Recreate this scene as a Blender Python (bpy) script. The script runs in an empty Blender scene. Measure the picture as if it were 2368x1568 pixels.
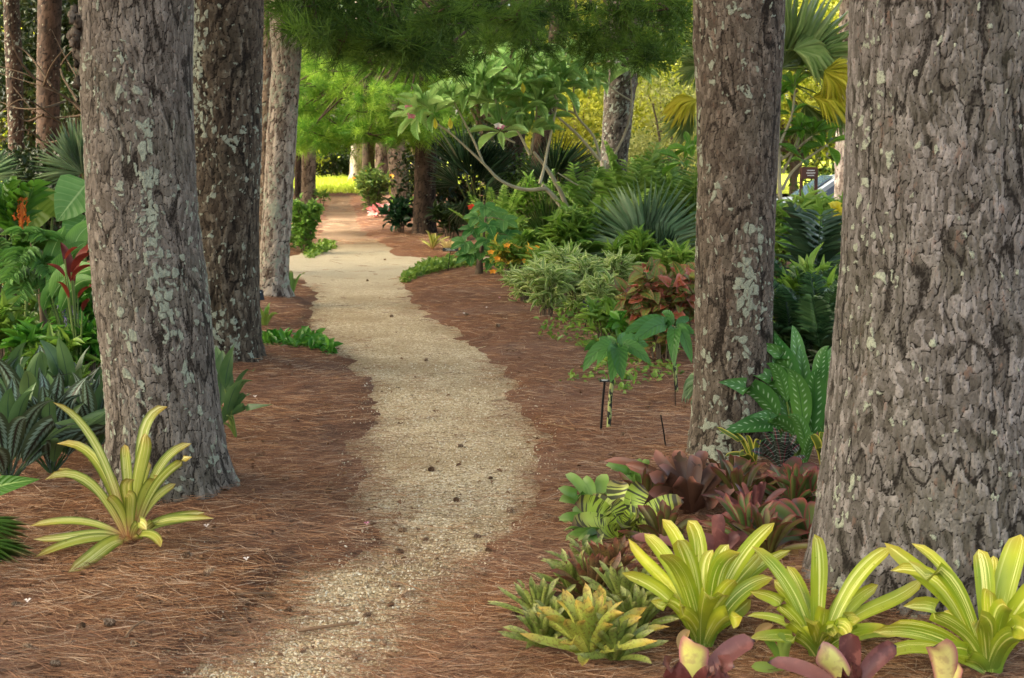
import bpy, math, numpy as np
from mathutils import Vector

# ------------------------------------------------------------------ camera, sky, sun, exposure
PITCH = math.radians(7.69); CAM_H = 1.6
scn = bpy.context.scene
COL = scn.collection
cam_d = bpy.data.cameras.new('camera'); cam = bpy.data.objects.new('camera', cam_d); COL.objects.link(cam)
cam.location = (0, 0, CAM_H); cam.rotation_euler = (math.pi/2 - PITCH, 0, 0)
cam_d.lens = 50; cam_d.sensor_width = 36; cam_d.clip_end = 500
cam_d.dof.use_dof = True; cam_d.dof.focus_distance = 6.6; cam_d.dof.aperture_fstop = 9
scn.camera = cam

SUN_EL, SUN_AZ = 50.0, -97.0          # azimuth from +Y towards +X
w = bpy.data.worlds.new('World'); scn.world = w; w.use_nodes = True
sky = w.node_tree.nodes.new('ShaderNodeTexSky'); sky.sky_type = 'NISHITA'; sky.sun_disc = False
sky.sun_elevation = math.radians(SUN_EL); sky.sun_rotation = math.radians(SUN_AZ)
sky.air_density = 0.6; sky.dust_density = 5.0; sky.ozone_density = 0.3
bg = w.node_tree.nodes['Background']; bg.inputs[1].default_value = 0.15
tint = w.node_tree.nodes.new('ShaderNodeMix'); tint.data_type = 'RGBA'; tint.blend_type = 'MULTIPLY'; tint.inputs[0].default_value = 1; tint.inputs[7].default_value = (1, .95, .72, 1)   # white balance as a warm tint on the sky
w.node_tree.links.new(sky.outputs[0], tint.inputs[6]); w.node_tree.links.new(tint.outputs[2], bg.inputs[0])
sd = bpy.data.lights.new('sun', 'SUN'); sun = bpy.data.objects.new('sun', sd); COL.objects.link(sun)
sd.energy = 1.6; sd.angle = math.radians(5.0); sd.color = (1, .98, .93)
_e, _a = math.radians(SUN_EL), math.radians(SUN_AZ)
sun.rotation_euler = Vector((math.sin(_a)*math.cos(_e), math.cos(_a)*math.cos(_e), math.sin(_e))).to_track_quat('Z', 'Y').to_euler()
sun.location = (-12, 0, 30)
vs = scn.view_settings; vs.view_transform = 'Standard'; vs.look = 'None'; vs.exposure = 2.95; vs.gamma = 1
scn.cycles.use_denoising = True
scn.cycles.max_bounces = 8; scn.cycles.diffuse_bounces = 4; scn.cycles.transmission_bounces = 5; scn.cycles.transparent_max_bounces = 6

# ------------------------------------------------------------------ photo geometry: a point of the photograph (2368 wide) to the world
F = 50/36*2368
CP, SP = math.cos(PITCH), math.sin(PITCH)
EYE = np.array([0, 0, CAM_H]); FWD = np.array([0, CP, -SP]); UPV = np.array([0, SP, CP]); RT = np.array([1., 0, 0])
ZUP = np.array([0, 0, 1.])
def ray(px, py):
    return FWD + (px-1184)/F*RT - (py-784)/F*UPV
def G(px, py, z=0.0):
    d = ray(px, py); return EYE + d*((z-CAM_H)/d[2])
def A(px, py, Y):
    d = ray(px, py); return EYE + d*(Y/d[1])
def pxm(Y):                           # metres per photo pixel near the ground at distance Y
    return Y/CP/F

R = np.random.default_rng(11)
def S(r, g, b, k=1.0):
    f = lambda c: (c/255/12.92) if c/255 <= .04045 else ((c/255+.055)/1.055)**2.4
    return (f(r)*k, f(g)*k, f(b)*k, 1)

# ------------------------------------------------------------------ noise
def _hash(ix, iy, iz, seed):
    h = (ix.astype(np.int64)*374761393 + iy.astype(np.int64)*668265263 + iz.astype(np.int64)*2147483647 + seed*974634777) & 0xffffffff
    h = ((h ^ (h >> 13))*1274126177) & 0xffffffff
    h = ((h ^ (h >> 16))*2246822519) & 0xffffffff
    return ((h ^ (h >> 15)) & 0xffffff)/float(0x1000000)
def vnoise(x, y, z=None, seed=0):
    x = np.asarray(x, float); y = np.asarray(y, float)
    if z is None: z = np.zeros_like(x)
    ix, iy, iz = np.floor(x), np.floor(y), np.floor(z)
    fx, fy, fz = x-ix, y-iy, z-iz
    sx, sy, sz = [t*t*(3-2*t) for t in (fx, fy, fz)]
    o = 0
    for a in (0, 1):
        for b in (0, 1):
            for c in (0, 1):
                o = o + _hash(ix+a, iy+b, iz+c, seed)*(sx if a else 1-sx)*(sy if b else 1-sy)*(sz if c else 1-sz)
    return o
def fbm(x, y, z=None, oct=4, seed=0):
    o, amp, tot = 0, 1, 0
    for k in range(oct):
        o = o + amp*vnoise(np.asarray(x)*2**k, np.asarray(y)*2**k, None if z is None else np.asarray(z)*2**k, seed+k*17); tot += amp; amp *= .5
    return o/tot
def worley(x, y, seed=0):             # F1, F2, id of nearest
    ix, iy = np.floor(x), np.floor(y)
    f1 = np.full(x.shape, 9.); f2 = np.full(x.shape, 9.); cid = np.zeros(x.shape)
    zz = np.zeros_like(x)
    for a in (-1, 0, 1):
        for b in (-1, 0, 1):
            cx, cy = ix+a, iy+b
            px = cx + .1+.8*_hash(cx, cy, zz, seed); py = cy + .1+.8*_hash(cx, cy, zz, seed+5)
            d = np.hypot(px-x, py-y); idv = _hash(cx, cy, zz, seed+9)
            near = d < f1
            f2 = np.where(near, f1, np.minimum(f2, d)); cid = np.where(near, idv, cid); f1 = np.where(near, d, f1)
    return f1, f2, cid
def sst(a, b, x):
    t = np.clip((x-a)/(b-a), 0, 1); return t*t*(3-2*t)
def nrm(v):
    v = np.asarray(v, float); return v/np.maximum(np.linalg.norm(v, axis=-1, keepdims=True), 1e-9)
def rdir(m, up=0.0):
    v = R.normal(size=(m, 3)); v[:, 2] += up; return nrm(v)

# ------------------------------------------------------------------ mesh collecting
class MB:
    def __init__(s): s.V, s.F, s.L, s.n = [], [], [], 0
    def add(s, v, f, l):
        v = np.asarray(v, float).reshape(-1, 3); f = np.asarray(f, np.int64); l = np.asarray(l, float).reshape(-1, 3)
        s.V.append(v); s.L.append(l); s.F.append(f+s.n); s.n += len(v); return s
    def mesh(s, name, mat, org, smooth=True):
        me = bpy.data.meshes.new(name)
        v = np.concatenate(s.V) - np.asarray(org); l = np.concatenate(s.L)
        tot = np.concatenate([np.full(len(f), f.shape[1], np.int32) for f in s.F])
        idx = np.concatenate([f.ravel() for f in s.F]).astype(np.int32)
        st = np.zeros(len(tot), np.int32); st[1:] = np.cumsum(tot)[:-1]
        me.vertices.add(len(v)); me.vertices.foreach_set('co', v.astype(np.float32).ravel())
        me.loops.add(len(idx)); me.loops.foreach_set('vertex_index', idx)
        me.polygons.add(len(tot)); me.polygons.foreach_set('loop_start', st)
        me.update(calc_edges=True)
        me.polygons.foreach_set('use_smooth', np.full(len(tot), smooth))
        at = me.attributes.new('lv', 'FLOAT_VECTOR', 'POINT'); at.data.foreach_set('vector', l.astype(np.float32).ravel())
        me.materials.append(mat); me.update(); return me
def world_loc(o):
    p = np.zeros(3)
    while o is not None: p += np.array(o.location); o = o.parent
    return p
def tag(o, label=None, cat=None, group=None, kind=None):
    if label: o['label'] = label
    if cat: o['category'] = cat
    if group: o['group'] = group
    if kind: o['kind'] = kind
    return o
def thing(name, label, cat, loc, group=None):
    o = bpy.data.objects.new(name, None); COL.objects.link(o); o.location = tuple(loc); o.empty_display_size = .05
    return tag(o, label, cat, group)
def part(name, mb, mat, parent=None, label=None, smooth=True):
    me = mb.mesh(name, mat, world_loc(parent), smooth)
    o = bpy.data.objects.new(name, me); COL.objects.link(o)
    if parent is not None: o.parent = parent
    if label: o['label'] = label
    return o
def copy_thing(src, loc, rz, sc, label=None, group=None):
    def cp(o, par):
        c = o.copy(); COL.objects.link(c)
        if par is not None: c.parent = par
        for ch in [k for k in COL.objects if k.parent == o and k is not c]: cp(ch, c)
        return c
    r = cp(src, None); r.location = tuple(loc); r.rotation_euler = (0, 0, rz); r.scale = (sc, sc, sc) if np.isscalar(sc) else sc
    if label: r['label'] = label
    if group: r['group'] = group
    return r

# ------------------------------------------------------------------ shapes
PROF = {
 'lance': lambda t: np.sin(np.pi*np.clip(t, 0, 1)**.75)**.9,
 'oval':  lambda t: np.sin(np.pi*np.clip(t, 0, 1))**.65,
 'obov':  lambda t: np.sin(np.pi*np.clip(t, 0, 1)**1.5)**.8,
 'strap': lambda t: (.7+.3*sst(0, .5, t))*np.clip(1-t**5, 0, 1)**.7,
 'brom':  lambda t: (.66+.34*sst(.1, .65, t))*np.clip(1-t**9, 0, 1)**.5,
 'blunt': lambda t: (.65+.35*sst(.1, .7, t))*np.clip(1-t**14, 0, 1)**.5,
 'grass': lambda t: np.clip(1-t, 0, 1)**.6*(.5+.5*sst(0, .2, t)),
 'heart': lambda t: np.where(t < .22, (t/.22)**.5, np.clip(1-((t-.22)/.78)**1.7, 0, 1)**.85),
 'cigar': lambda t: np.sin(np.pi*np.clip(t, 0.02, 1)**.9)**.5,
}
def grid_faces(nr, nc):
    i = np.arange(nr-1)[:, None]*nc + np.arange(nc-1)[None]; i = i.ravel()
    return np.stack([i, i+1, i+nc+1, i+nc], 1)
def leaf_t(n=4, cols=3, prof='lance', curl=.25, fold=.15, wav=0.0):
    y = np.linspace(0, 1, n+1); u = np.linspace(-1, 1, cols)
    hw = np.maximum(PROF[prof](y), .03)*.5
    X = hw[:, None]*u[None]; Y = np.repeat(y[:, None], cols, 1)
    Z = fold*np.abs(u)[None]*hw[:, None]*2 - curl*(y**2)[:, None] + wav*np.sin(y*14)[:, None]*np.abs(u)[None]
    v = np.stack([X, Y, Z], -1).reshape(-1, 3)
    l = np.stack([np.repeat(u[None], n+1, 0), Y, np.zeros_like(Y)], -1).reshape(-1, 3)
    return v, grid_faces(n+1, cols), l
def scatter(mb, T, pos, Y, Z, sc, rnd=None):
    v, f, l = T; pos = np.asarray(pos, float); m = len(pos)
    Y = nrm(np.broadcast_to(Y, (m, 3))); Z = np.broadcast_to(Z, (m, 3))
    X = nrm(np.cross(Y, Z)); Z = np.cross(X, Y)
    sc = np.asarray(sc, float)
    if sc.ndim == 0: sc = np.full((m, 3), sc)
    elif sc.ndim == 1: sc = np.repeat(sc[:, None], 3, 1) if len(sc) == m else np.broadcast_to(sc, (m, 3))
    if rnd is None: rnd = R.random(m)
    W = pos[:, None] + v[None, :, 0, None]*sc[:, None, 0:1]*X[:, None] + v[None, :, 1, None]*sc[:, None, 1:2]*Y[:, None] + v[None, :, 2, None]*sc[:, None, 2:3]*Z[:, None]
    ff = (f[None] + (np.arange(m)*len(v))[:, None, None]).reshape(-1, f.shape[1])
    L = np.repeat(l[None], m, 0).copy(); L[:, :, 2] = rnd[:, None]
    return mb.add(W.reshape(-1, 3), ff, L.reshape(-1, 3))
def bez(p0, p1, p2, n, p3=None):
    t = np.linspace(0, 1, n)[:, None]; p0, p1, p2 = [np.asarray(p, float) for p in (p0, p1, p2)]
    if p3 is None: return (1-t)**2*p0 + 2*t*(1-t)*p1 + t*t*p2
    return (1-t)**3*p0 + 3*t*(1-t)**2*p1 + 3*t*t*(1-t)*p2 + t**3*np.asarray(p3, float)
def smooth_path(P, n):
    P = np.asarray(P, float)
    if len(P) < 3: return P[0] + (P[-1]-P[0])*np.linspace(0, 1, n)[:, None]
    q = np.vstack([2*P[0]-P[1], P, 2*P[-1]-P[-2]]); out = []
    m = max(2, n//(len(P)-1))
    for i in range(1, len(q)-2):
        t = np.linspace(0, 1, m, endpoint=(i == len(q)-3))[:, None]
        a, b, c, d = q[i-1], q[i], q[i+1], q[i+2]
        out.append(.5*((2*b)+(-a+c)*t+(2*a-5*b+4*c-d)*t*t+(-a+3*b-3*c+d)*t**3))
    return np.concatenate(out)
def tube(mb, P, r, k=6, rnd=None, cap=True):
    P = np.asarray(P, float); n = len(P); r = np.broadcast_to(np.interp(np.linspace(0, 1, n), np.linspace(0, 1, np.size(r)), np.atleast_1d(r)), (n,))
    T = nrm(np.gradient(P, axis=0)); ref = np.array([0.31, .87, .17]) if abs(T[:, 2]).mean() > .6 else np.array([.05, .1, 1.])
    X = nrm(np.cross(T, ref)); Yv = np.cross(T, X); a = np.arange(k)/k*2*np.pi
    V = P[:, None] + r[:, None, None]*(np.cos(a)[None, :, None]*X[:, None] + np.sin(a)[None, :, None]*Yv[:, None])
    f = []
    i = np.arange(n-1)[:, None]*k; j = np.arange(k)[None]; jn = (j+1) % k
    f = np.stack([i+j, i+jn, i+k+jn, i+k+j], -1).reshape(-1, 4)
    L = np.stack([np.repeat(np.sin(a)[None], n, 0), np.repeat(np.linspace(0, 1, n)[:, None], k, 1), np.full((n, k), R.random() if rnd is None else rnd)], -1)
    mb.add(V.reshape(-1, 3), f, L.reshape(-1, 3))
    if cap:
        c = np.vstack([V[-1], P[-1:]+T[-1]*r[-1]*.5]); mb.add(c, np.stack([np.arange(k), (np.arange(k)+1) % k, np.full(k, k)], 1), np.repeat([[0, 1, .5]], k+1, 0))
    return mb
def blade(mb, P, w, prof='brom', side=None, chan=.15, rnd=None, cols=5):
    P = np.asarray(P, float); n = len(P); t = np.linspace(0, 1, n); T = nrm(np.gradient(P, axis=0))
    side = nrm(np.broadcast_to(side, (n, 3))); side = nrm(side - (side*T).sum(1, keepdims=True)*T)
    N = np.cross(side, T); N = np.where(((N*ZUP).sum(1) < 0)[:, None], -N, N) if abs(T[:, 2]).mean() < .5 else N
    hw = np.maximum(PROF[prof](t), .02)*w*.5; u = np.linspace(-1, 1, cols)
    V = P[:, None] + side[:, None]*(hw[:, None]*u[None])[..., None] + N[:, None]*((u**2)[None]*chan*hw[:, None]*2)[..., None]
    L = np.stack([np.repeat(u[None], n, 0), np.repeat(t[:, None], cols, 1), np.full((n, cols), R.random() if rnd is None else rnd)], -1)
    return mb.add(V.reshape(-1, 3), grid_faces(n, cols), L.reshape(-1, 3))
def box(mb, c, s, rz=0.0, rx=0.0, bev=0.0, rnd=.5):
    c = np.asarray(c, float); x, y, z = [t/2 for t in s]
    v = np.array([[a, b, d] for a in (-x, x) for b in (-y, y) for d in (-z, z)])
    cr, sr = math.cos(rx), math.sin(rx); v = v@np.array([[1, 0, 0], [0, cr, sr], [0, -sr, cr]])
    cz, sz = math.cos(rz), math.sin(rz); v = v@np.array([[cz, sz, 0], [-sz, cz, 0], [0, 0, 1]])
    f = np.array([[0, 1, 3, 2], [4, 6, 7, 5], [0, 4, 5, 1], [2, 3, 7, 6], [0, 2, 6, 4], [1, 5, 7, 3]])
    return mb.add(v+c, f, np.repeat([[0, 0, rnd]], 8, 0))

# ------------------------------------------------------------------ materials
class NT:
    def __init__(s, name):
        s.m = bpy.data.materials.new(name); s.m.use_nodes = True; s.t = s.m.node_tree; s.t.nodes.clear()
        s.out = s.t.nodes.new('ShaderNodeOutputMaterial'); s._lv = None
    def n(s, typ, ins=None, **kw):
        q = s.t.nodes.new('ShaderNode'+typ)
        for k, v in kw.items(): setattr(q, k, v)
        for k, v in (ins or {}).items(): s.set(q.inputs[k], v)
        return q
    def set(s, inp, v):
        if isinstance(v, bpy.types.NodeSocket): s.t.links.new(v, inp)
        else: inp.default_value = v
    def lv(s):
        if s._lv is None:
            a = s.n('Attribute', attribute_name='lv'); s._lv = s.n('SeparateXYZ', {0: a.outputs['Vector']}).outputs
        return s._lv
    def math(s, op, a, b=0.0, c=None, clamp=False):
        q = s.n('Math', operation=op, use_clamp=clamp); s.set(q.inputs[0], a); s.set(q.inputs[1], b)
        if c is not None: s.set(q.inputs[2], c)
        return q.outputs[0]
    def mix(s, f, a, b, mode='MIX'):
        q = s.n('Mix', data_type='RGBA', blend_type=mode); s.set(q.inputs[0], f); s.set(q.inputs[6], a); s.set(q.inputs[7], b); return q.outputs[2]
    def ramp(s, f, stops, interp='LINEAR'):
        q = s.n('ValToRGB', {0: f}); e = q.color_ramp; e.interpolation = interp
        while len(e.elements) < len(stops): e.elements.new(.5)
        for el, (p, c) in zip(e.elements, stops):
            el.position = p; el.color = c if hasattr(c, '__len__') else (c, c, c, 1)
        return q.outputs[0]
    def noise(s, scale, vec=None, detail=3, rough=.55, w=None):
        q = s.n('TexNoise', {'Scale': scale, 'Detail': detail, 'Roughness': rough})
        if vec is not None: s.set(q.inputs['Vector'], vec)
        return q.outputs[0]
    def vor(s, scale, vec=None, feature='F1', out='Distance'):
        q = s.n('TexVoronoi', {'Scale': scale}, feature=feature)
        if vec is not None: s.set(q.inputs['Vector'], vec)
        return q.outputs[out]
    def pos(s, sx=1, sy=1, sz=1):
        p = s.n('NewGeometry').outputs['Position']
        return p if (sx, sy, sz) == (1, 1, 1) else s.n('VectorMath', {0: p, 1: (sx, sy, sz)}, operation='MULTIPLY').outputs[0]
    def comb(s, x, y, z=0.0): return s.n('CombineXYZ', {0: x, 1: y, 2: z}).outputs[0]
    def bump(s, h, strength=.5, dist=.01): return s.n('Bump', {'Strength': strength, 'Distance': dist, 'Height': h}).outputs[0]
    def sep(s, v): return s.n('SeparateXYZ', {0: v}).outputs
    def done(s, col, rough=.7, bump=None, trans=0.0, tcol=None, spec=.3, metal=0.0):
        b = s.n('BsdfPrincipled', {'Base Color': col, 'Roughness': rough, 'Metallic': metal, 'Specular IOR Level': spec})
        if bump is not None: s.set(b.inputs['Normal'], bump)
        sh = b.outputs[0]
        if trans:
            t = s.n('BsdfTranslucent', {'Color': col if tcol is None else tcol})
            q = s.n('MixShader', {0: trans}); s.t.links.new(sh, q.inputs[1]); s.t.links.new(t.outputs[0], q.inputs[2]); sh = q.outputs[0]
        s.t.links.new(sh, s.out.inputs[0]); return s.m

def leafmat(name, c1, c2, mid=None, midw=.08, tip=None, base=None, veins=0.0, trans=.3, rough=.42, spots=None, edge=None, extra=None):
    t = NT(name); u, v, r = t.lv()[:3]; au = t.math('ABSOLUTE', u)
    n = t.noise(9.0, t.pos(), 2)
    f = t.math('ADD', t.math('MULTIPLY', r, .75), t.math('MULTIPLY', t.math('SUBTRACT', n, .5), .9), clamp=True)
    c = t.mix(f, c1, c2)
    if edge: c = t.mix(t.ramp(au, [(.55, 0), (.95, 1)]), c, edge)
    if base: c = t.mix(t.ramp(v, [(.0, 1), (.35, 0)]), c, base)
    if tip: c = t.mix(t.ramp(v, [(.75, 0), (1, 1)]), c, tip)
    bp = None
    if veins:
        ph = t.math('SUBTRACT', t.math('MULTIPLY', v, veins), t.math('MULTIPLY', au, veins*.18))
        sw = t.math('SINE', t.math('MULTIPLY', ph, 6.283)); c = t.mix(t.math('MULTIPLY', t.ramp(sw, [(.75, 0), (1, 1)]), .25), c, mid or c2)
        bp = t.bump(sw, .35, .004)
    if mid: c = t.mix(t.ramp(au, [(midw*.5, 1), (midw*1.6, 0)]), c, mid)
    if spots:
        col, sc, th = spots
        c = t.mix(t.ramp(t.noise(sc, t.pos(), 2), [(th, 0), (th+.05, 1)]), c, col)
    if extra: c = extra(t, c, u, v, r, au)
    return t.done(c, rough, bp, trans, spec=.35)
# ------------------------------------------------------------------ ground, path, lawn
PATH_PX = [(250,1680),(400,1568),(560,1450),(650,1378),(722,1312),(850,1258),(872,1216),(838,1150),(822,1080),(838,980),(857,905),(812,850),(747,785),(722,715),(728,672),(692,648),(560,642),(380,632),(380,602),(640,603),(692,588),(735,574),(738,545),(752,505),(756,470),(742,454),
           (812,453),(812,472),(826,500),(834,530),(880,563),(932,592),(1040,598),(1300,588),(1620,584),(1620,600),(1250,606),(1040,614),(985,624),(925,648),(950,690),(1005,738),(1125,800),(1165,870),(1235,980),(1275,1060),(1203,1165),(1188,1225),(1152,1300),(1055,1400),(1000,1500),(962,1568),(880,1680)]
PATH_W = np.array([G(*p)[:2] for p in PATH_PX])
def path_sd(x, y):
    x = np.asarray(x, float).ravel(); y = np.asarray(y, float).ravel(); d2 = np.full(x.shape, 1e9); ins = np.zeros(x.shape, bool)
    for i in range(len(PATH_W)):
        (ax, ay), (bx, by) = PATH_W[i], PATH_W[(i+1) % len(PATH_W)]
        ex, ey = bx-ax, by-ay; t = np.clip(((x-ax)*ex+(y-ay)*ey)/(ex*ex+ey*ey), 0, 1)
        d2 = np.minimum(d2, (x-ax-t*ex)**2+(y-ay-t*ey)**2)
        c = ((ay > y) != (by > y)) & (x < (bx-ax)*(y-ay)/(by-ay+1e-12)+ax); ins ^= c
    return np.where(ins, -1, 1)*np.sqrt(d2)
FEET = [(A(405,1150,6.17)[0], 6.17, .28), (A(515,842,9.98)[0], 9.98, .33), (A(637,685,14.35)[0], 14.35, .23), (A(1692,1060,6.85)[0], 6.85, .22), (A(2210,1400,4.82)[0], 4.82, .47)]
def low(x, y):                        # the car park on the right lies lower than the garden
    return -.75*sst(5.2, 8.5, x)*sst(24, 28, y)
def mulch_h(x, y, sd=None):
    x = np.asarray(x, float); y = np.asarray(y, float)
    if sd is None: sd = path_sd(x, y).reshape(x.shape)
    edge = sd + .22*(fbm(x*2.2, y*1.1, oct=3, seed=3)-.5)*2*.6 + .26*(fbm(x*6, y*3.2, oct=3, seed=8)-.5)
    h = np.clip(edge*.28, -.05, .035) + .03*sst(0, .5, sd)
    h = h + sst(-.02, .25, sd)*(.05*(fbm(x*1.5, y*1.5, oct=3, seed=21)-.5) + .022*(fbm(x*11, y*9, oct=2, seed=31)-.5))
    for (tx, ty, tr) in FEET:            # straw heaped against the tree feet
        h = h + .055*np.exp(-np.maximum(np.hypot(x-tx, y-ty)-tr, 0)/.14)*sst(-.1, .15, sd)
    return h + low(x, y)
def persp_grid(y0, y1, ny, nx, half):
    y = np.geomspace(y0, y1, ny); u = np.linspace(-half, half, nx)
    Y = np.repeat(y[:, None], nx, 1); return u[None]*(Y+1.5), Y
def GZ(px, py, dz=0.0):               # point of the real ground seen at a photo pixel
    p = G(px, py); h = float(mulch_h(p[0:1], p[1:2])[0]); q = G(px, py, h); return np.array([q[0], q[1], h+dz])
def gz(x, y): return float(mulch_h(np.array([x]), np.array([y]))[0])

def mulch_mat():
    t = NT('pine_straw_mulch'); p = t.pos()
    a = t.noise(14, p, 5, .7); b = t.noise(120, t.pos(1, .35, 1), 3, .7); c = t.noise(120, t.pos(.35, 1, 1), 3, .7); g = t.noise(.7, p, 2)
    f = t.math('MULTIPLY', t.math('ADD', b, c), .5)
    col = t.ramp(f, [(.30, S(56,36,26)), (.46, S(104,70,50)), (.56, S(134,96,70)), (.70, S(170,134,106))])
    col = t.mix(t.ramp(a, [(.35, 0), (.7, .7)]), col, S(98,68,56))
    col = t.mix(t.ramp(g, [(.4, 0), (.7, .4)]), col, S(128,104,92))
    return t.done(col, .9, t.bump(f, .9, .02), spec=.1)
def gravel_mat():
    t = NT('shell_gravel'); p = t.pos()
    def cells(sc):
        v = t.n('TexVoronoi', {'Scale': sc, 'Vector': p}); return v.outputs['Distance'], t.sep(v.outputs['Color'])[0]
    d, c = cells(85.0); d2, c2 = cells(160.0)
    col = t.ramp(c, [(0, S(110,90,66)), (.2, S(160,138,104)), (.45, S(188,166,130)), (.75, S(208,188,154)), (.93, S(228,213,188))])
    col = t.mix(t.math('MULTIPLY', c2, .35), col, S(174,154,122))
    col = t.mix(t.ramp(t.noise(1.3, p, 3), [(.42, 0), (.66, .6)]), col, S(146,122,88))
    col = t.mix(t.ramp(t.noise(26, t.pos(.35, 1.2, 1), 4, .7), [(.52, 0), (.70, .7)]), col, S(112,80,56))
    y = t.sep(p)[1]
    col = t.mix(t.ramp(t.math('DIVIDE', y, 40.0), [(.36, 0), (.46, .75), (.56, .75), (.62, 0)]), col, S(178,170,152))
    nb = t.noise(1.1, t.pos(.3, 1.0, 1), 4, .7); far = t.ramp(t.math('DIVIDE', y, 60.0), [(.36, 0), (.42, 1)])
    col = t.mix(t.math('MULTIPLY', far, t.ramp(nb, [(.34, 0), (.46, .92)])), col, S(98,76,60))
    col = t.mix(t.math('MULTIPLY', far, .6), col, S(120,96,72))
    return t.done(col, .85, t.bump(t.math('SUBTRACT', 1.0, d), .8, .012), spec=.2)
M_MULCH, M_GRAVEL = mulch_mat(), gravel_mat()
X, Y = persp_grid(2.2, 120, 620, 420, .62)
Z = mulch_h(X, Y)
m = MB(); m.add(np.stack([X, Y, Z], -1), grid_faces(*X.shape), np.stack([X*0, Y*0, X*0], -1))
m.add([[-90, -6, -.05], [90, -6, -.05], [90, 2.3, -.05], [-90, 2.3, -.05]], [[0, 1, 2, 3]], np.zeros((4, 3)))
for s in (-1, 1): m.add([[s*2.25, 2.2, -.06], [s*75, 120, -.06], [s*120, 120, -.06], [s*90, -6, -.06]], [[0, 1, 2, 3]], np.zeros((4, 3)))
tag(part('ground', m, M_MULCH), kind='structure')
X, Y = persp_grid(2.6, 50, 460, 300, .4)
sd = path_sd(X, Y).reshape(X.shape)
Z = .008*(fbm(X*3, Y*3, oct=3, seed=5)-.5) + low(X, Y)
keep = (sd < .75); fc = grid_faces(*X.shape); fc = fc[keep.ravel()[fc].all(1)]
m = MB(); m.add(np.stack([X, Y, Z], -1), fc, np.zeros(X.shape+(3,)))
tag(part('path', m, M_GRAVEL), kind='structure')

def lawn_mat():
    t = NT('lawn_grass'); p = t.pos()
    c = t.ramp(t.noise(3, p, 4, .7), [(.3, S(140,156,44)), (.7, S(196,204,84))]); return t.done(c, .9, t.bump(t.noise(60, p, 3), 1, .05), spec=.1)
M_LAWN = lawn_mat()
m = MB(); xs = np.linspace(-30, 30, 80); ys = np.linspace(48.0, 100, 60); X, Y = np.meshgrid(xs, ys)
edge = 47.6 + 1.2*np.sin(X*.9)*.4
Z = np.where(Y < 49, .02, .08+.012*(Y-49)) + .04*fbm(X, Y, seed=2); m.add(np.stack([X, Y, Z], -1), grid_faces(*X.shape), np.zeros(X.shape+(3,)))
tag(part('lawn', m, M_LAWN), kind='structure')

# loose straw on the beds and drifting onto the path (nobody could count it)
def straw_mat():
    t = NT('dry_pine_needle'); u, v, r = t.lv()[:3]
    c = t.ramp(r, [(0, S(74,48,36)), (.25, S(112,76,52)), (.55, S(144,100,69)), (.8, S(170,130,96)), (1, S(192,168,144))])
    c = t.mix(t.ramp(t.noise(.9, t.pos(), 3), [(.4, 0), (.72, .6)]), c, S(122,94,82))
    return t.done(c, .75, spec=.15)
def straw(n, y0, y1, wfun, Lr, keepf, tilt, wid):
    y = 1/(1/y0 - R.random(n)*(1/y0-1/y1)); x = (R.random(n)*2-1)*(.40*y+.4)
    sd = path_sd(x, y); k = keepf(sd, x, y); x, y, sd = x[k], y[k], sd[k]; n = len(x)
    z = np.maximum(mulch_h(x, y, sd), 0.0) + .004 + R.random(n)**2*.018
    a = R.normal(size=n)*.75 + (R.random(n) < .5)*np.pi + .9*(vnoise(x*1.2, y*1.2, seed=77)-.5)
    d = np.stack([np.cos(a), np.sin(a), R.normal(size=n)*tilt], 1)
    T = leaf_t(2, 2, 'strap', .0, 0); v = T[0].copy(); v[:, 0] += .5*0 + .06*np.sin(v[:, 1]*np.pi); T = (v, T[1], T[2])
    Zn = nrm(np.stack([R.normal(size=n)*.5, R.normal(size=n)*.5-.4, np.ones(n)], 1)); L = R.uniform(*Lr, n)
    W = wid*np.maximum(1, y/6.0)
    mb = MB(); scatter(mb, T, np.stack([x, y, z], 1) - nrm(d)*L[:, None]*.5, d, Zn, np.stack([W, L, L], 1)); return mb
M_STRAW = straw_mat()
mb = straw(165000, 3.6, 19, None, (.08, .19), lambda sd, x, y: R.random(len(sd)) < np.where(sd > .02, 1, np.where(sd > -.18, .35*sst(-.18, .02, sd)**1.5, .0) + 1.0*(sd <= .02)*np.exp(sd/.13)*(fbm(x*2.6, y*1.6, seed=71) > .48)), .09, .0019)
tag(part('pine_straw', mb, M_STRAW), 'loose reddish brown pine needles covering the garden beds', 'pine straw', kind='stuff')
mb = straw(60000, 18, 46, None, (.12, .3), lambda sd, x, y: R.random(len(sd)) < np.where(sd > .02, 1, np.where(y > 23.5, .45*(fbm(x*1.2, y*.5, seed=73) > .46), .03)), .08, .0014)
tag(part('pine_straw', mb, M_STRAW), 'fallen pine needles matting the far part of the path and its edges', 'pine straw', kind='stuff')
band = lambda sd, x, y: (sd < 0) & (R.random(len(sd)) < .026 + .60*np.exp(-((y-9.9)/.40)**2)*(fbm(x*2, y*3, seed=62) > .42) + .13*np.exp(-((y-6.25-.3*x)/.2)**2) + .22*(fbm(x*2, y*2.4, seed=61) > .58))
mb = straw(52000, 3.6, 19, None, (.06, .2), band, .05, .0020)
tag(part('needle_litter', mb, M_STRAW), 'thin brown needles blown across the pale gravel path', 'needle litter', kind='stuff')

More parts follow.
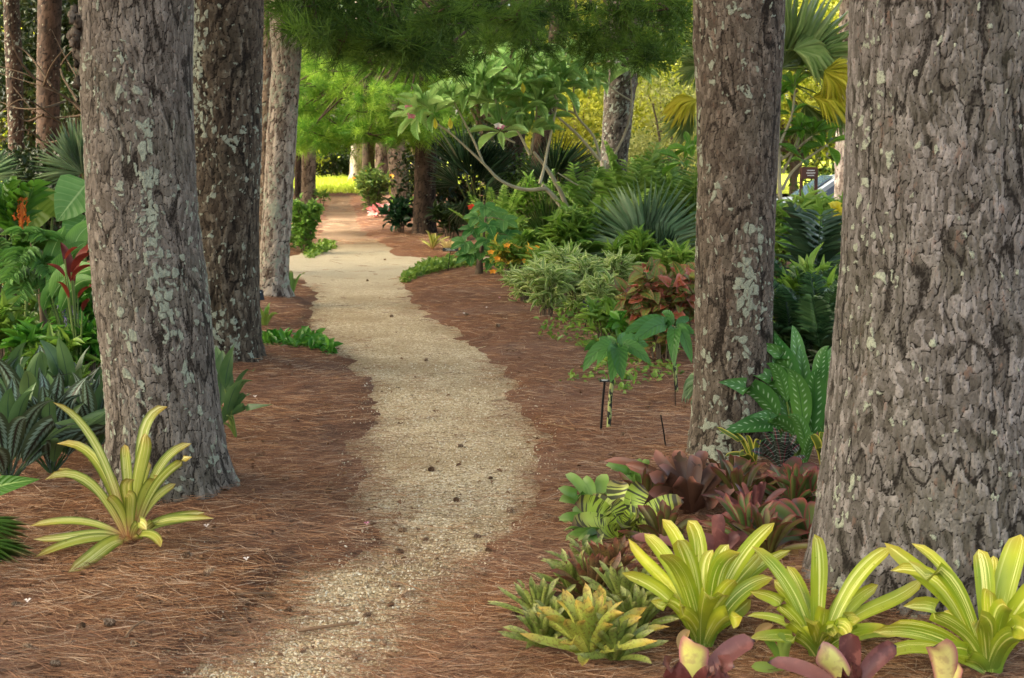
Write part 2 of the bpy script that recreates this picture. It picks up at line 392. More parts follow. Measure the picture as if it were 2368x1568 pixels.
def pebble_mat():
    t = NT('pebble'); r = t.lv()[2]
    return t.done(t.ramp(r, [(0, S(116,98,76)), (.25, S(166,148,118)), (.6, S(192,176,148)), (.85, S(206,194,170)), (1, S(220,212,194))]), .7, spec=.3)
o8 = np.array([[1,0,0],[-1,0,0],[0,1,0],[0,-1,0],[0,0,1],[0,0,-1]], float)
OCT = (o8, np.array([[0,2,4],[2,1,4],[1,3,4],[3,0,4],[2,0,5],[1,2,5],[3,1,5],[0,3,5]]), np.zeros((6, 3)))
n = 60000; y = 1/(1/3.9 - R.random(n)*(1/3.9-1/10.5)); x = (R.random(n)*2-1)*(.2*y+.6)-.35
sd = path_sd(x, y); k = R.random(n) < np.where(sd < -.05, 1, np.where(sd < .1, .3, .012*(sd < .5))); x, y, sd = x[k], y[k], sd[k]; n = len(x)
z = np.maximum(mulch_h(x, y, sd), .0) + .002; s = .003+.0045*R.random(n)**2
mb = MB(); scatter(mb, OCT, np.stack([x, y, z], 1), rdir(n), rdir(n), np.stack([s*R.uniform(.8, 1.4, n), s, s*.7], 1))
tag(part('gravel', mb, pebble_mat(), smooth=False), 'loose cream and tan stones on top of the path', 'gravel', kind='stuff')

# lawn blades at the far end
n = 16000; x = R.uniform(-9, 4, n); y = R.uniform(47.6, 60, n); T = leaf_t(2, 2, 'grass', .3, 0)
M_BLADE = leafmat('sunny_grass', S(146,166,44), S(204,212,84), trans=.4)
mb = MB(); scatter(mb, T, np.stack([x, y, np.where(y < 49, .02, .08+.012*(y-49))], 1), nrm(np.stack([R.normal(size=n)*.35, R.normal(size=n)*.35, np.ones(n)], 1)), rdir(n), np.stack([np.full(n, .05), R.uniform(.12, .3, n), np.full(n, .2)], 1))
tag(part('grass', mb, M_BLADE), 'sunlit yellow green lawn grass at the far end of the path', 'grass', kind='stuff')

# ------------------------------------------------------------------ pine trunks
def bark_mat(name, plate, plate2, crack, lichen, fl=1.0, sc=1.0, red=None, moss=S(86,84,66), hi=None):
    hi = hi or tuple(min(1, x*1.5) for x in plate[:3])+(1,)
    t = NT(name); cid, ph, li = t.lv()[:3]; p = t.pos(1, 1, .45)
    n1 = t.noise(38*sc, p, 5, .7); n2 = t.noise(150*sc, t.pos(1, 1, .6), 3, .7); fine = t.vor(95*sc, p, 'F1')
    f = t.math('ADD', t.math('MULTIPLY', cid, 1.0), t.math('MULTIPLY', t.math('SUBTRACT', n1, .5), .8), clamp=True)
    c = t.ramp(f, [(.02, crack), (.16, plate2), (.55, plate), (.95, hi)])
    c = t.mix(t.ramp(n2, [(.52, 0), (.66, .6)]), c, plate2)
    c = t.mix(t.ramp(t.noise(2.2, t.pos(), 3), [(.48, 0), (.7, .3)]), c, moss)
    if red: c = t.mix(t.math('MULTIPLY', t.ramp(n1, [(.60, 0), (.66, 1)]), .5), c, red)
    c = t.mix(t.ramp(t.math('ADD', ph, t.math('MULTIPLY', t.math('SUBTRACT', n2, .5), .6)), [(.17, 1), (.44, 0)]), c, crack)
    lm = t.math('ADD', li, t.math('MULTIPLY', t.math('SUBTRACT', t.noise(85, t.pos(), 4, .8), .5), 1.5))
    lc = t.mix(t.noise(24, t.pos(), 3), lichen[0], lichen[1])
    lc = t.mix(t.ramp(t.noise(210, t.pos(), 2, .8), [(.46, 0), (.66, .6)]), lc, plate2)
    lmask = t.ramp(lm, [(.42, 0), (.64, 1)]); c = t.mix(lmask, c, lc)
    h = t.math('ADD', t.math('MULTIPLY', n1, .8), t.math('ADD', t.math('MULTIPLY', n2, .45), t.math('MULTIPLY', lmask, .35)))
    return t.done(c, .88, t.bump(h, .9*fl, .012), spec=.15)

class Prof:                           # centre line and radius of a trunk from its two edges in the photograph
    def __init__(s, rows, Y, z0=-.12, ztop=13.0, taper=.75):
        z, x, r = [], [], []
        for py, xl, xr in rows:
            p = A((xl+xr)/2, py, Y); z.append(p[2]); x.append(p[0]); r.append((xr-xl)/2/F*float((p-EYE)@FWD))
        o = np.argsort(z); s.z, s.x, s.r = [np.array(q)[o] for q in (z, x, r)]; s.Y = Y
        n = min(3, len(s.z)); sl = (s.x[-1]-s.x[-n])/(s.z[-1]-s.z[-n]); sl = np.clip(sl, -.06, .06)
        s.ztop = ztop; s.zf = s.z[-1]+.25
        s.z = np.append(s.z, ztop); s.x = np.append(s.x, s.x[-1]+sl*(ztop-s.z[-2])); s.r = np.append(s.r, s.r[-1]*taper*.6)
    def at(s, z):
        z = np.asarray(z, float); return np.interp(z, s.z, s.x), np.full(z.shape, s.Y), np.interp(z, s.z, s.r)
def trunk(P, res, plate=(.035, .075), amp=.010, lich=(0., 0.), seed=1, strip=None, lump=.05):
    zf = np.arange(-.12, P.zf, res*1.15); zc = np.linspace(P.zf, P.ztop, 24)[1:]; z = np.concatenate([zf, zc])
    rm = float(np.interp(1.0, P.z, P.r)); nb = 24; nf = max(24, int(np.pi*1.25*rm/res))
    th = np.concatenate([np.linspace(-np.pi*1.125, np.pi*.125, nf), np.linspace(np.pi*.125, np.pi*.875, nb)[1:-1]])
    TH, ZZ = np.meshgrid(th, z); cx, cy, r = P.at(ZZ); s = TH*rm
    wx = s + .03*(fbm(s*9, ZZ*5, oct=2, seed=seed)-.5)*2 + .009*(fbm(s*45, ZZ*22, oct=2, seed=seed+14)-.5)*2
    wz = ZZ + .05*(fbm(s*7+9, ZZ*4, oct=2, seed=seed+4)-.5)*2 + .016*(fbm(s*40+5, ZZ*25, oct=2, seed=seed+15)-.5)*2
    f1, f2, cid = worley(wx/plate[0], wz/plate[1], seed); ph = sst(.0, .17, f2-f1)
    g1, g2, c2 = worley(wx/plate[0]*2.3+4, wz/plate[1]*1.9, seed+40); p2 = sst(.0, .2, g2-g1)
    fur = fbm(wx*16, ZZ*2.6, oct=2, seed=seed+50); cut = sst(.0, .085, np.abs(fur-.5))
    tq = fbm(wx*34, wz*13, oct=3, seed=seed+33); ter = np.round(tq*7)/7
    ridge = fbm(s*5, ZZ*1.3, oct=3, seed=seed+7)
    fade = np.where(ZZ > P.zf, 0, 1); crk = np.minimum(ph, .2+.8*cut); body = crk*(.62+.38*p2)
    dr = amp*(body*(.45+.55*cid) + (.7+.5*fbm(s*3, ZZ*1.5, oct=2, seed=seed+8))*(ter-.5) - .6) + lump*rm*(fbm(s*2.2+3, ZZ*1.1, oct=3, seed=seed+2)-.5)*2 + .012*(ridge-.5)
    dens = lich[0] + lich[1]*(fbm(s*3.2, ZZ*1.9, oct=3, seed=seed+60)-.5)*2
    if strip is not None: dens = dens + strip(TH, ZZ)
    l1, l2, lid = worley(wx/.034, wz/.045, seed+77); k1, k2, kid = worley(wx/.013, wz/.017, seed+90)
    li = np.clip(np.where(lid < dens, sst(0, .3, l2-l1+.05), 0)*(kid > .16) + np.where(kid < dens*.5+.012, .85, 0), 0, 1)*.75 + .1
    dr = dr + .003*(li > .5)
    flare = np.exp(-np.maximum(ZZ, 0)/.16)*(.05+.30*np.clip(fbm(np.cos(TH)*1.6+seed, np.sin(TH)*1.6, oct=2, seed=seed+3)-.32, 0, 1))
    rr = r*(1+flare) + dr*fade
    V = np.stack([cx+np.cos(TH)*rr, cy+np.sin(TH)*rr, ZZ], -1)
    nth = len(th); i = np.arange(len(z)-1)[:, None]*nth; j = np.arange(nth)[None]; jn = (j+1) % nth
    fc = np.stack([i+j, i+jn, i+nth+jn, i+nth+j], -1).reshape(-1, 4)
    return MB().add(V.reshape(-1, 3), fc, np.stack([np.clip(cid*.62+c2*.2+(ter-.38)*.55, 0, 1), body, li], -1).reshape(-1, 3))

# pine crowns: limbs and needle tufts, shared mesh data
def tufts(mb, c, d, k, L, wd, spread=.8):
    m = len(c); c = np.repeat(c, k, 0); d = np.repeat(nrm(np.broadcast_to(d, (m, 3))), k, 0)
    dd = nrm(d*.55 + R.normal(size=(m*k, 3))*spread*.6); LL = L*R.uniform(.6, 1.1, m*k)
    s = nrm(np.cross(dd, R.normal(size=(m*k, 3)))); b = c + R.normal(size=(m*k, 3))*L*.12
    tip = b + dd*LL[:, None]; tip[:, 2] -= LL*.12
    rn = np.repeat(R.random(m)**1.5, k)*.8+R.random(m*k)*.2
    V = np.stack([b-s*wd/2, b+s*wd/2, tip], 1).reshape(-1, 3)
    L3 = np.stack([np.tile([-1, 1, 0], m*k), np.tile([0, 0, 1], m*k), np.repeat(rn, 3)], 1)
    return mb.add(V, np.arange(len(V)).reshape(-1, 3), L3)
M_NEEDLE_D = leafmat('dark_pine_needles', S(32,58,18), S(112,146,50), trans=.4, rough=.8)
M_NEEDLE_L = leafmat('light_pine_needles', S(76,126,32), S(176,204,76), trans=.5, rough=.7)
M_LIMB = NT('pine_limb'); M_LIMB = M_LIMB.done(M_LIMB.mix(M_LIMB.noise(20, M_LIMB.pos(), 3), S(50,38,30), S(92,76,64)), .9, spec=.1)
def crown_mb(rad, zr, ntuft, nlimb=14):
    wood, ndl = MB(), MB()
    for k in range(nlimb):
        a = k*2.4+R.random()*.6; z0 = -zr*.9+1.7*zr*k/nlimb; L = rad*(1-.35*k/nlimb)*R.uniform(.75, 1)
        e = np.array([math.cos(a)*L, math.sin(a)*L, z0+.12*L]); P = bez((0, 0, z0-.3), e*.5+np.array([0, 0, z0*.5+.3]), e, 7)
        tube(wood, P, (.09, .02), 5)
        n = ntuft//nlimb; t = R.random(n)**.6; q = np.stack([np.interp(t, np.linspace(0, 1, 7), P[:, i]) for i in range(3)], 1)
        q = q + R.normal(size=(n, 3))*np.array([.75, .75, .35])*(.4+t[:, None]*.6)
        tufts(ndl, q, nrm(np.stack([q[:, 0]*.2, q[:, 1]*.2, np.full(n, .4)], 1)), 16, .34, .028)
    return wood, ndl
_w, _n = crown_mb(4.2, 2.2, 3800)
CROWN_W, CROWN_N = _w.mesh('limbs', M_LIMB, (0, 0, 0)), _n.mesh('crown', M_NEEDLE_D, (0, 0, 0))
def put_crown(t, x, y, z, rz, sc=1.0):
    c = bpy.data.objects.new('crown', CROWN_N); COL.objects.link(c); c.parent = t
    c.location = np.array([x, y, z]) - np.array(t.location); c.rotation_euler = (0, 0, rz); c.scale = (sc, sc, sc)
    l = bpy.data.objects.new('limbs', CROWN_W); COL.objects.link(l); l.parent = c
def pine(label, rows, Y, mat, res, crown=True, cz=11.0, csc=1.0, group=None, **kw):
    P = Prof(rows, Y); t = thing('pine_tree', label, 'tree', (P.at(0.)[0], Y, 0), group)
    part('trunk', trunk(P, res, **kw), mat, t)
    if crown: put_crown(t, float(P.at(cz)[0]), Y, cz, Y*1.7, csc)
    return t, P
LIC = (S(132,138,122), S(166,170,152))
B1 = bark_mat('grey_brown_bark', S(114,105,97), S(84,76,68), S(38,32,27), LIC, hi=S(142,132,122))
B2 = bark_mat('dark_brown_bark', S(86,75,63), S(55,46,38), S(25,20,16), LIC, hi=S(122,112,98), moss=S(58,54,40))
B3 = bark_mat('pale_mottled_bark', S(158,146,134), S(102,88,78), S(56,44,38), LIC)
B4 = bark_mat('warm_brown_bark', S(100,90,80), S(70,60,52), S(34,28,23), LIC, red=S(100,74,60), hi=S(130,118,107))
B5 = bark_mat('grey_plated_bark', S(100,95,92), S(70,65,60), S(30,26,23), LIC, red=S(108,80,66), sc=.8, hi=S(136,130,128))
BF = bark_mat('far_bark', S(126,108,92), S(84,68,56), S(44,34,28), LIC)
BD = bark_mat('far_dark_bark', S(70,56,46), S(44,35,28), S(24,18,15), LIC, moss=S(44,42,30))

t1, P1 = pine('large grey brown pine at the front left streaked with pale lichen, behind the lone bromeliad',
    [(0,184,440),(150,190,438),(300,200,442),(500,206,456),(700,222,482),(850,242,496),(950,254,508),(1040,252,520),(1100,246,534),(1150,236,552),(1185,222,574)], 6.17, B1, .0035,
    seed=3, lich=(.05, .20), plate=(.015, .043), amp=.0056,
    strip=lambda T, Z: .45*np.exp(-((T+1.25-.15*np.sin(Z*2))/.22)**2)*sst(.5, 1.1, Z)*(1-sst(1.85, 2.15, Z)))
lp = A(176, 90, 6.12)
mb = MB(); n = 26
for k in range(34):
    c = lp + np.array([R.normal()*.014+.020, R.normal()*.025-.04, R.normal()*.065]); th = np.linspace(0, np.pi, 8); ph = np.linspace(0, 2*np.pi, 11)
    TT, PP = np.meshgrid(th, ph); r0 = R.uniform(.010, .024)*(1+.9*(vnoise(TT*4, PP*4, seed=k)-.5))
    mb.add(np.stack([c[0]+r0*np.sin(TT)*np.cos(PP), c[1]+r0*np.sin(TT)*np.sin(PP), c[2]+r0*np.cos(TT)*1.2], -1), grid_faces(*TT.shape), np.stack([TT*0+R.random(), TT*0+.4, TT*0], -1))
part('burl', mb, B4, t1, 'rough brown knobbly burl on the left edge of the trunk')
mb = MB(); 
for k in range(12):
    py = 700+k*11; c = A(226+.14*(py-690)+R.normal()*3, py, 6.08) + np.array([.012, 0, 0]); th = np.linspace(0, np.pi, 8); ph = np.linspace(0, 2*np.pi, 11)
    TT, PP = np.meshgrid(th, ph); r0 = R.uniform(.014, .026)*(1+.6*(vnoise(TT*3, PP*3, seed=k+30)-.5))
    mb.add(np.stack([c[0]+r0*np.sin(TT)*np.cos(PP), c[1]+r0*np.sin(TT)*np.sin(PP), c[2]+r0*np.cos(TT)*1.5], -1), grid_faces(*TT.shape), np.stack([TT*0+R.random(), TT*0+.9, TT*0], -1))
t = NT('dried_resin'); M_RESIN = t.done(t.mix(t.noise(30, t.pos(), 3), S(150,118,84), S(120,104,86)), .8, t.bump(t.noise(60, t.pos(), 3), .8, .01))
part('resin_crust', mb, M_RESIN, t1, 'tan crust of dried resin low on the left edge')

t2, P2 = pine('dark brown pine standing right behind the big front left pine, lichen down its left side',
    [(0,412,606),(300,418,603),(500,424,598),(700,430,598),(780,428,602),(815,424,608),(842,414,618),(860,404,626)], 9.98, B2, .0062, seed=9, lich=(.03, .16), plate=(.021, .062), amp=.009, cz=12,
    strip=lambda T, Z: .75*np.exp(-((T+2.1)/.34)**2)*sst(1.3, 2.1, Z) + .35*np.exp(-((T+1.4)/.5)**2)*(1-sst(.35, .7, Z)))
t3, P3 = pine('slender pale mottled pine leaning right, left of the path junction',
    [(0,622,701),(150,630,695),(300,617,686),(450,610,678),(550,604,671),(640,596,667),(665,592,671),(685,586,680),(700,578,688)], 14.35, B3, .010, seed=15, lich=(.12, .25), plate=(.042, .11), amp=.010, cz=11.5,
    strip=lambda T, Z: .9*np.exp(-((T+1.65)/.35)**2-((Z-1.0)/.13)**2))
pine('thin pinkish trunk peeping out between the dark pine and the pale leaning pine', [(0,606,640),(400,600,640),(600,588,632),(640,584,634)], 18.2, BF, .02, seed=16, lich=(.1, .1), plate=(.05, .1), csc=.8)
t4, P4 = pine('middle brown pine right of the path with round lichen patches, behind the burgundy bromeliad',
    [(0,1603,1815),(100,1601,1812),(200,1607,1806),(400,1611,1796),(600,1608,1787),(800,1606,1781),(900,1602,1780),(980,1598,1780),(1040,1592,1786),(1075,1584,1796),(1100,1576,1806)], 6.85, B4, .0036, seed=22, lich=(.03, .13), plate=(.0135, .038), amp=.0055, cz=10.5,
    strip=lambda T, Z: .65*np.exp(-((T+1.35)/.33)**2-((Z-.87)/.26)**2) + .7*np.exp(-((T+2.0)/.5)**2)*(1-sst(.1, .34, Z)))
t5, P5 = pine('very wide grey plated pine filling the right edge behind the front bromeliads',
    [(0,1970,2470),(300,1962,2468),(600,1951,2472),(800,1936,2486),(1000,1916,2500),(1200,1896,2520),(1300,1884,2534),(1400,1866,2556),(1450,1850,2570)], 4.82, B5, .0036, seed=31, lich=(.002, .03), plate=(.015, .047), amp=.0056, cz=10, csc=1.1, lump=.02,
    strip=lambda T, Z: .10*np.exp(-((T+2.75)/.2)**2))
pine('reddish brown leaning pine behind the frangipani branches', [(120,1402,1482),(250,1396,1465),(390,1388,1450),(520,1376,1445),(600,1366,1446)], 21.5, B4, .016, seed=41, lich=(.15, .2), plate=(.05, .1), cz=12)
t7, P7 = pine('straight very dark pine beside the path beyond the junction', [(100,975,1030),(300,962,1014),(345,960,1011),(450,957,1008),(520,955,1008),(545,952,1011),(560,948,1014)], 25.5, BD, .02, crown=False, seed=44, plate=(.06, .12), cz=12)
pine('brown pine leaning left across the far path bend', [(120,880,920),(250,888,926),(345,894,938),(400,900,945),(450,905,950),(475,905,953),(485,903,955)], 38, BF, .03, seed=46, plate=(.08, .14), cz=12)
pine('thick brown trunk left of the far path behind the bright green shrub', [(200,700,731),(350,698,731),(440,697,730),(470,694,732),(480,692,734)], 38, BF, .03, seed=47, plate=(.08, .14), cz=12)
pine('narrow dark trunk at the far left of the path, left of the thicker brown trunk', [(200,682,698),(350,682,698),(470,680,700)], 42, BD, .04, seed=48, plate=(.1, .2))
pine('pale sunlit trunk with a flared foot by the far lawn', [(250,813,840),(345,811,838),(400,808,838),(425,802,840),(437,795,843)], 58, B3, .05, seed=49, plate=(.12, .25), cz=13)
pine('dark trunk close right of the pale sunlit trunk by the lawn', [(250,838,866),(345,838,866),(440,836,868)], 52, BD, .05, seed=50, plate=(.12, .25), cz=13)
pine('brown trunk above the orange flowered shrub at the far path', [(250,866,895),(335,868,897),(450,866,899)], 46, BF, .04, seed=51, plate=(.1, .2), cz=13)
pine('grey trunk at the far left edge behind the bare branches', [(0,8,44),(150,14,52),(345,20,55),(420,18,58)], 26, BD, .025, seed=52, plate=(.07, .14), lich=(.1, .1), cz=13)
pine('dark wide trunk between the left edge and the front pine, in shade', [(0,88,142),(150,86,138),(330,84,136),(420,82,140)], 30, BD, .03, seed=53, plate=(.07, .14), cz=13)
pine('greyish trunk at the top right between the fan palm and the widest pine', [(0,1942,1985),(150,1936,1980),(330,1932,1978),(560,1926,1978)], 24, B3, .025, seed=54, plate=(.07, .14), cz=13)
pine('shaded trunk behind the frangipani leaves, left of the overhanging pine', [(60,1178,1222),(270,1172,1216),(420,1166,1214),(540,1160,1216)], 27, BD, .03, seed=55, plate=(.07, .14), cz=13)

# low boughs that hang into the picture
def bough(parent, root, clumps, Yr, mat, nt, L, wd, rx, rz, label=None, kk=44):
    wood, ndl = MB(), MB(); root = np.asarray(root, float)
    for (px, py) in clumps:
        c = A(px, py, R.uniform(*Yr)); k = (c[1]/CP)/F
        mid = .5*(root+c) + np.array([0, 0, .25]); tube(wood, bez(root, mid, c, 8), (.04, .012), 5)
        q = c + R.normal(size=(nt, 3))*np.array([rx*k, .5, rz*k])
        for j in range(5): 
            e = q[j]; tube(wood, bez(c, .5*(c+e)+R.normal(size=3)*.05, e, 4), (.012, .005), 4)
        dv = nrm(q-c)*.7 + np.array([0, 0, .3]) + R.normal(size=(nt, 3))*.35
        tufts(ndl, q, dv, kk, L, wd, .62)
    b = part('bough', ndl, mat, parent, label); part('branch', wood, M_LIMB, b)
tl = [(735,140),(665,170),(660,205),(765,165),(760,200),(840,150),(905,165),(985,150),(860,215),(920,215),(860,255),(750,250),(690,255),(655,290),(715,300),(790,300),(850,310),(905,290),(960,315),(1000,295),(1005,240),(945,245),(700,325),(770,325),(640,240),(630,170),(1000,190),(640,330)]
root7 = np.array([float(P7.at(3.6)[0]), 25.5, 3.6])
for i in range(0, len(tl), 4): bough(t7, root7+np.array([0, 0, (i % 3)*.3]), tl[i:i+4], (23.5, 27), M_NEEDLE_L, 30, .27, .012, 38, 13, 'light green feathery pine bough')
td = [(640,30),(715,25),(735,75),(795,95),(850,20),(880,110),(915,60),(960,115),(750,20),(1005,40),(1050,105),(1095,20),(1140,80),(1200,45),(1230,95),(1285,25),(1340,80),(1410,110),(1430,30),(1485,130),(1505,60),(1545,20),(1000,140),(790,110)]
for i in range(0, len(td), 5):
    own, PP = (t3, P3) if i < 10 else (t7, P7)
    pts = td[i:i+5]; rt = np.array([float(P3.at(4.2)[0]), 14.35, 4.4]) if own is t3 else None
    if own is t3: bough(t3, rt, pts, (12.5, 14.5), M_NEEDLE_D, 20, .28, .011, 32, 17, 'dark hanging pine bough in shade')
ovh = thing('pine_tree', 'dark overhanging pine with low drooping needle boughs above the frangipani', 'tree', (.85, 24.5, 0))
mbt = trunk(Prof([(0,1272,1316),(100,1268,1312),(200,1248,1288),(380,1228,1268),(560,1220,1266)], 24.5), .024, seed=58, plate=(.05, .1))
part('trunk', mbt, BD, ovh); put_crown(ovh, .9, 24.5, 12, 1.25)
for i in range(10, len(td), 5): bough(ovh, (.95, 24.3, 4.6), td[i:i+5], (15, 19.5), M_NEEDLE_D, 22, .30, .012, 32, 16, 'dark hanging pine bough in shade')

# ------------------------------------------------------------------ broadleaf background
L_SMALL = leaf_t(2, 3, 'oval', .15, .2)
def leafy(name_leaf_mat, rad, h, z0, nclump, nper, ls, seed):
    rr = np.random.default_rng(seed); c = nrm(rr.normal(size=(nclump, 3)))*rr.uniform(.35, 1, (nclump, 1))**.6
    c = c*np.array([rad, rad, h/2]) + np.array([0, 0, z0+h/2]); sz = rr.uniform(.14, .26, (nclump, 1))*rad
    q = np.repeat(c, nper, 0) + rr.normal(size=(nclump*nper, 3))*np.repeat(sz, nper, 0)*np.array([1, 1, .6]); q[:, 2] = np.maximum(q[:, 2], .05)
    mb = MB(); m = len(q); s = ls*rr.uniform(.6, 1.3, m)
    rn = np.clip(np.repeat(rr.random(nclump), nper)*.6+rr.random(m)*.4, 0, 1)
    scatter(mb, L_SMALL, q, nrm(rr.normal(size=(m, 3))+np.array([0, 0, -.2])), nrm(rr.normal(size=(m, 3))+np.array([0, 0, 1.0])), np.stack([s*.55, s, s], 1), rn)
    wd = MB()
    tube(wd, smooth_path([(0, 0, -.1), (.05, 0, z0*.5+.3), (0, .1, z0+h*.5)], 8), (.06*rad, .025*rad), 6)
    for k in range(min(12, nclump)): tube(wd, bez((0, 0, z0*.7+.1*k*h/6), c[k]*np.array([.4, .4, .9]), c[k], 6), (.03*rad, .006*rad), 5)
    return mb, wd
t = NT('shrub_wood'); M_WOOD = t.done(t.mix(t.noise(25, t.pos(), 3), S(70,58,46), S(118,104,88)), .9, spec=.1)
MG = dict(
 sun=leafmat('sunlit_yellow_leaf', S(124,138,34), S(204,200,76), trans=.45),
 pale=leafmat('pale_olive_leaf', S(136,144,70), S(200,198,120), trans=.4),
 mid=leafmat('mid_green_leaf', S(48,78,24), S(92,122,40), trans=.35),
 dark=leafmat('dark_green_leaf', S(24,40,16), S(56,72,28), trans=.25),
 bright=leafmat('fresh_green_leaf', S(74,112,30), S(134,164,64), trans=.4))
PROTO = {}
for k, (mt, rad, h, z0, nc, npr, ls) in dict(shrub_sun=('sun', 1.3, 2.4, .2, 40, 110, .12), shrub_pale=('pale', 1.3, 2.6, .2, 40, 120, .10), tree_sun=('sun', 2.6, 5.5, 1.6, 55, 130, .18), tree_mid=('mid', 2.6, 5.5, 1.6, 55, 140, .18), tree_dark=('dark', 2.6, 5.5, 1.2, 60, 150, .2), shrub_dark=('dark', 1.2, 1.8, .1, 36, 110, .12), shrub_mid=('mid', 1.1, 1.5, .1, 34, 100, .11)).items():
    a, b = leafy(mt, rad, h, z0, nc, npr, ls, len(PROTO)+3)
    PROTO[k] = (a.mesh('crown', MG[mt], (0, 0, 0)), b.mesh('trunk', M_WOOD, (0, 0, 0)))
def bush(kind, px, Yd, sc, label, group=None, zs=1.0):
    p = A(px, 340, Yd); x = p[0]; tree = kind.startswith('tree')
    t = thing('tree' if tree else 'shrub', label, 'tree' if tree else 'shrub', (x, Yd, gz(x, Yd) if Yd < 110 else 0), group)
    a, b = PROTO[kind]; s = (sc, sc, sc*zs)
    for nm, me in (('crown' if tree else 'foliage', a), ('trunk' if tree else 'stem', b)):
        o = bpy.data.objects.new(nm, me); COL.objects.link(o); o.parent = t; o.scale = s; o.rotation_euler = (0, 0, px*.37)
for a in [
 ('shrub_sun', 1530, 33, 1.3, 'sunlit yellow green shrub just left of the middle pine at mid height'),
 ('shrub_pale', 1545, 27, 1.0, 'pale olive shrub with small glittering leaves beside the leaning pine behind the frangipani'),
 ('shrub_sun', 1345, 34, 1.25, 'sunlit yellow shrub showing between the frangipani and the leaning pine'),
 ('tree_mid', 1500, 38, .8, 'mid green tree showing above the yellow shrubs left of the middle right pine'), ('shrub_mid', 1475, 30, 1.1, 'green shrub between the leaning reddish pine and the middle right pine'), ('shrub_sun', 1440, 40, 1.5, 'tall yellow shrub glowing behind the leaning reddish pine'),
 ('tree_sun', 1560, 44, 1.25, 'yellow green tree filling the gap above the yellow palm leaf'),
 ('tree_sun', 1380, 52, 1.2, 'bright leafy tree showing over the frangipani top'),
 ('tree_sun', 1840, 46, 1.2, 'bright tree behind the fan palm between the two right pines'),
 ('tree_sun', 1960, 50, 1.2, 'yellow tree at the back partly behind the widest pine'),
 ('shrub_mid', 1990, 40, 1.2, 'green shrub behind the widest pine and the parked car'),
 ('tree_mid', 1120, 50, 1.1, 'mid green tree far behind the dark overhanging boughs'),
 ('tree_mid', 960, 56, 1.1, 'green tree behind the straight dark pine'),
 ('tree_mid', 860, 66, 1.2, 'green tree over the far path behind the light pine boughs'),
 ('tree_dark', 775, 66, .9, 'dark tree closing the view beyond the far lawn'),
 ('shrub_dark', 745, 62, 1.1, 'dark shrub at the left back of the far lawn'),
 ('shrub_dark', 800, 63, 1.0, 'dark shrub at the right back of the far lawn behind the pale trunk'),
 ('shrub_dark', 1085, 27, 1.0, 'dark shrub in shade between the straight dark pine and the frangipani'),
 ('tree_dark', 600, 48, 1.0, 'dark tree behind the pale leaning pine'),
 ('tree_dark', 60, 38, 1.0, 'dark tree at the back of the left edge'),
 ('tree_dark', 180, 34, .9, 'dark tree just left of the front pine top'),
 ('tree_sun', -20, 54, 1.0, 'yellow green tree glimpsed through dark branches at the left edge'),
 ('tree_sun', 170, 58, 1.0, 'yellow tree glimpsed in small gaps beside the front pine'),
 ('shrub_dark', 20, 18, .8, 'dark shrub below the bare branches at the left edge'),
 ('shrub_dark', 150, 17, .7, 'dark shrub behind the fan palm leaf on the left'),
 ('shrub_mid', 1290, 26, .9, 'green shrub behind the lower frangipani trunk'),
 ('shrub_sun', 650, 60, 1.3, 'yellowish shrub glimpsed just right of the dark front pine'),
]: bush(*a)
# far-off wood: one mass
n = 42000; a = R.uniform(-.52, .52, n); rd = R.uniform(68, 82, n); z = R.random(n)**.8*13*(.7+.6*vnoise(a*14, rd*0, seed=4)); x = np.sin(a)*rd; y = np.cos(a)*rd
mb = MB(); s = R.uniform(.3, .75, n); scatter(mb, L_SMALL, np.stack([x, y, z], 1), rdir(n, -.3), rdir(n, 1.0), np.stack([s*.6, s, s], 1), np.clip(vnoise(x*.5, z*.7, y*.3, seed=6), 0, 1))
tag(part('far_wood', mb, leafmat('far_wood_leaf', S(44,58,20), S(120,130,46), trans=.35)), 'far off wood of mixed green trees closing the background', 'wood', kind='stuff')
# unseen pines added left of the view so their crowns shade the scene
for (x, y, cz, sc, lb) in [(-6.6, 4.2, 10.5, 1.5, 'tall unseen pine added for shade off to the left, nearest the viewer'), (-9.6, 8.2, 11, 1.5, 'tall unseen pine added for shade off to the left, set back from the bed'), (-6.4, 11.0, 11, 1.45, 'tall unseen pine added for shade off to the left beside the bed'), (-9.8, 14.2, 11.5, 1.5, 'tall unseen pine added for shade off to the left beyond the bed'), (-9.8, 1.2, 10.5, 1.5, 'tall unseen pine added for shade off to the left and level with the viewer'), (-12.6, 19.6, 11.5, 1.0, 'tall unseen pine added for shade at the left, level with the path junction'), (-14.8, 35, 12, 1.1, 'tall unseen pine added for shade at the far left beyond the bare branches'), (-18, 42, 12, 1.2, 'tall unseen pine added for shade, farthest off at the left')]:
    PP = Prof([(0, 1184+x/y*F*CP-.2*F/y, 1184+x/y*F*CP+.2*F/y), (700, 1184+x/y*F*CP-.22*F/y, 1184+x/y*F*CP+.22*F/y)], y)
    t = thing('pine_tree', lb, 'tree', (x, y, 0)); part('trunk', trunk(PP, .03, seed=int(y)), BF, t); put_crown(t, x, y, cz, y, sc)

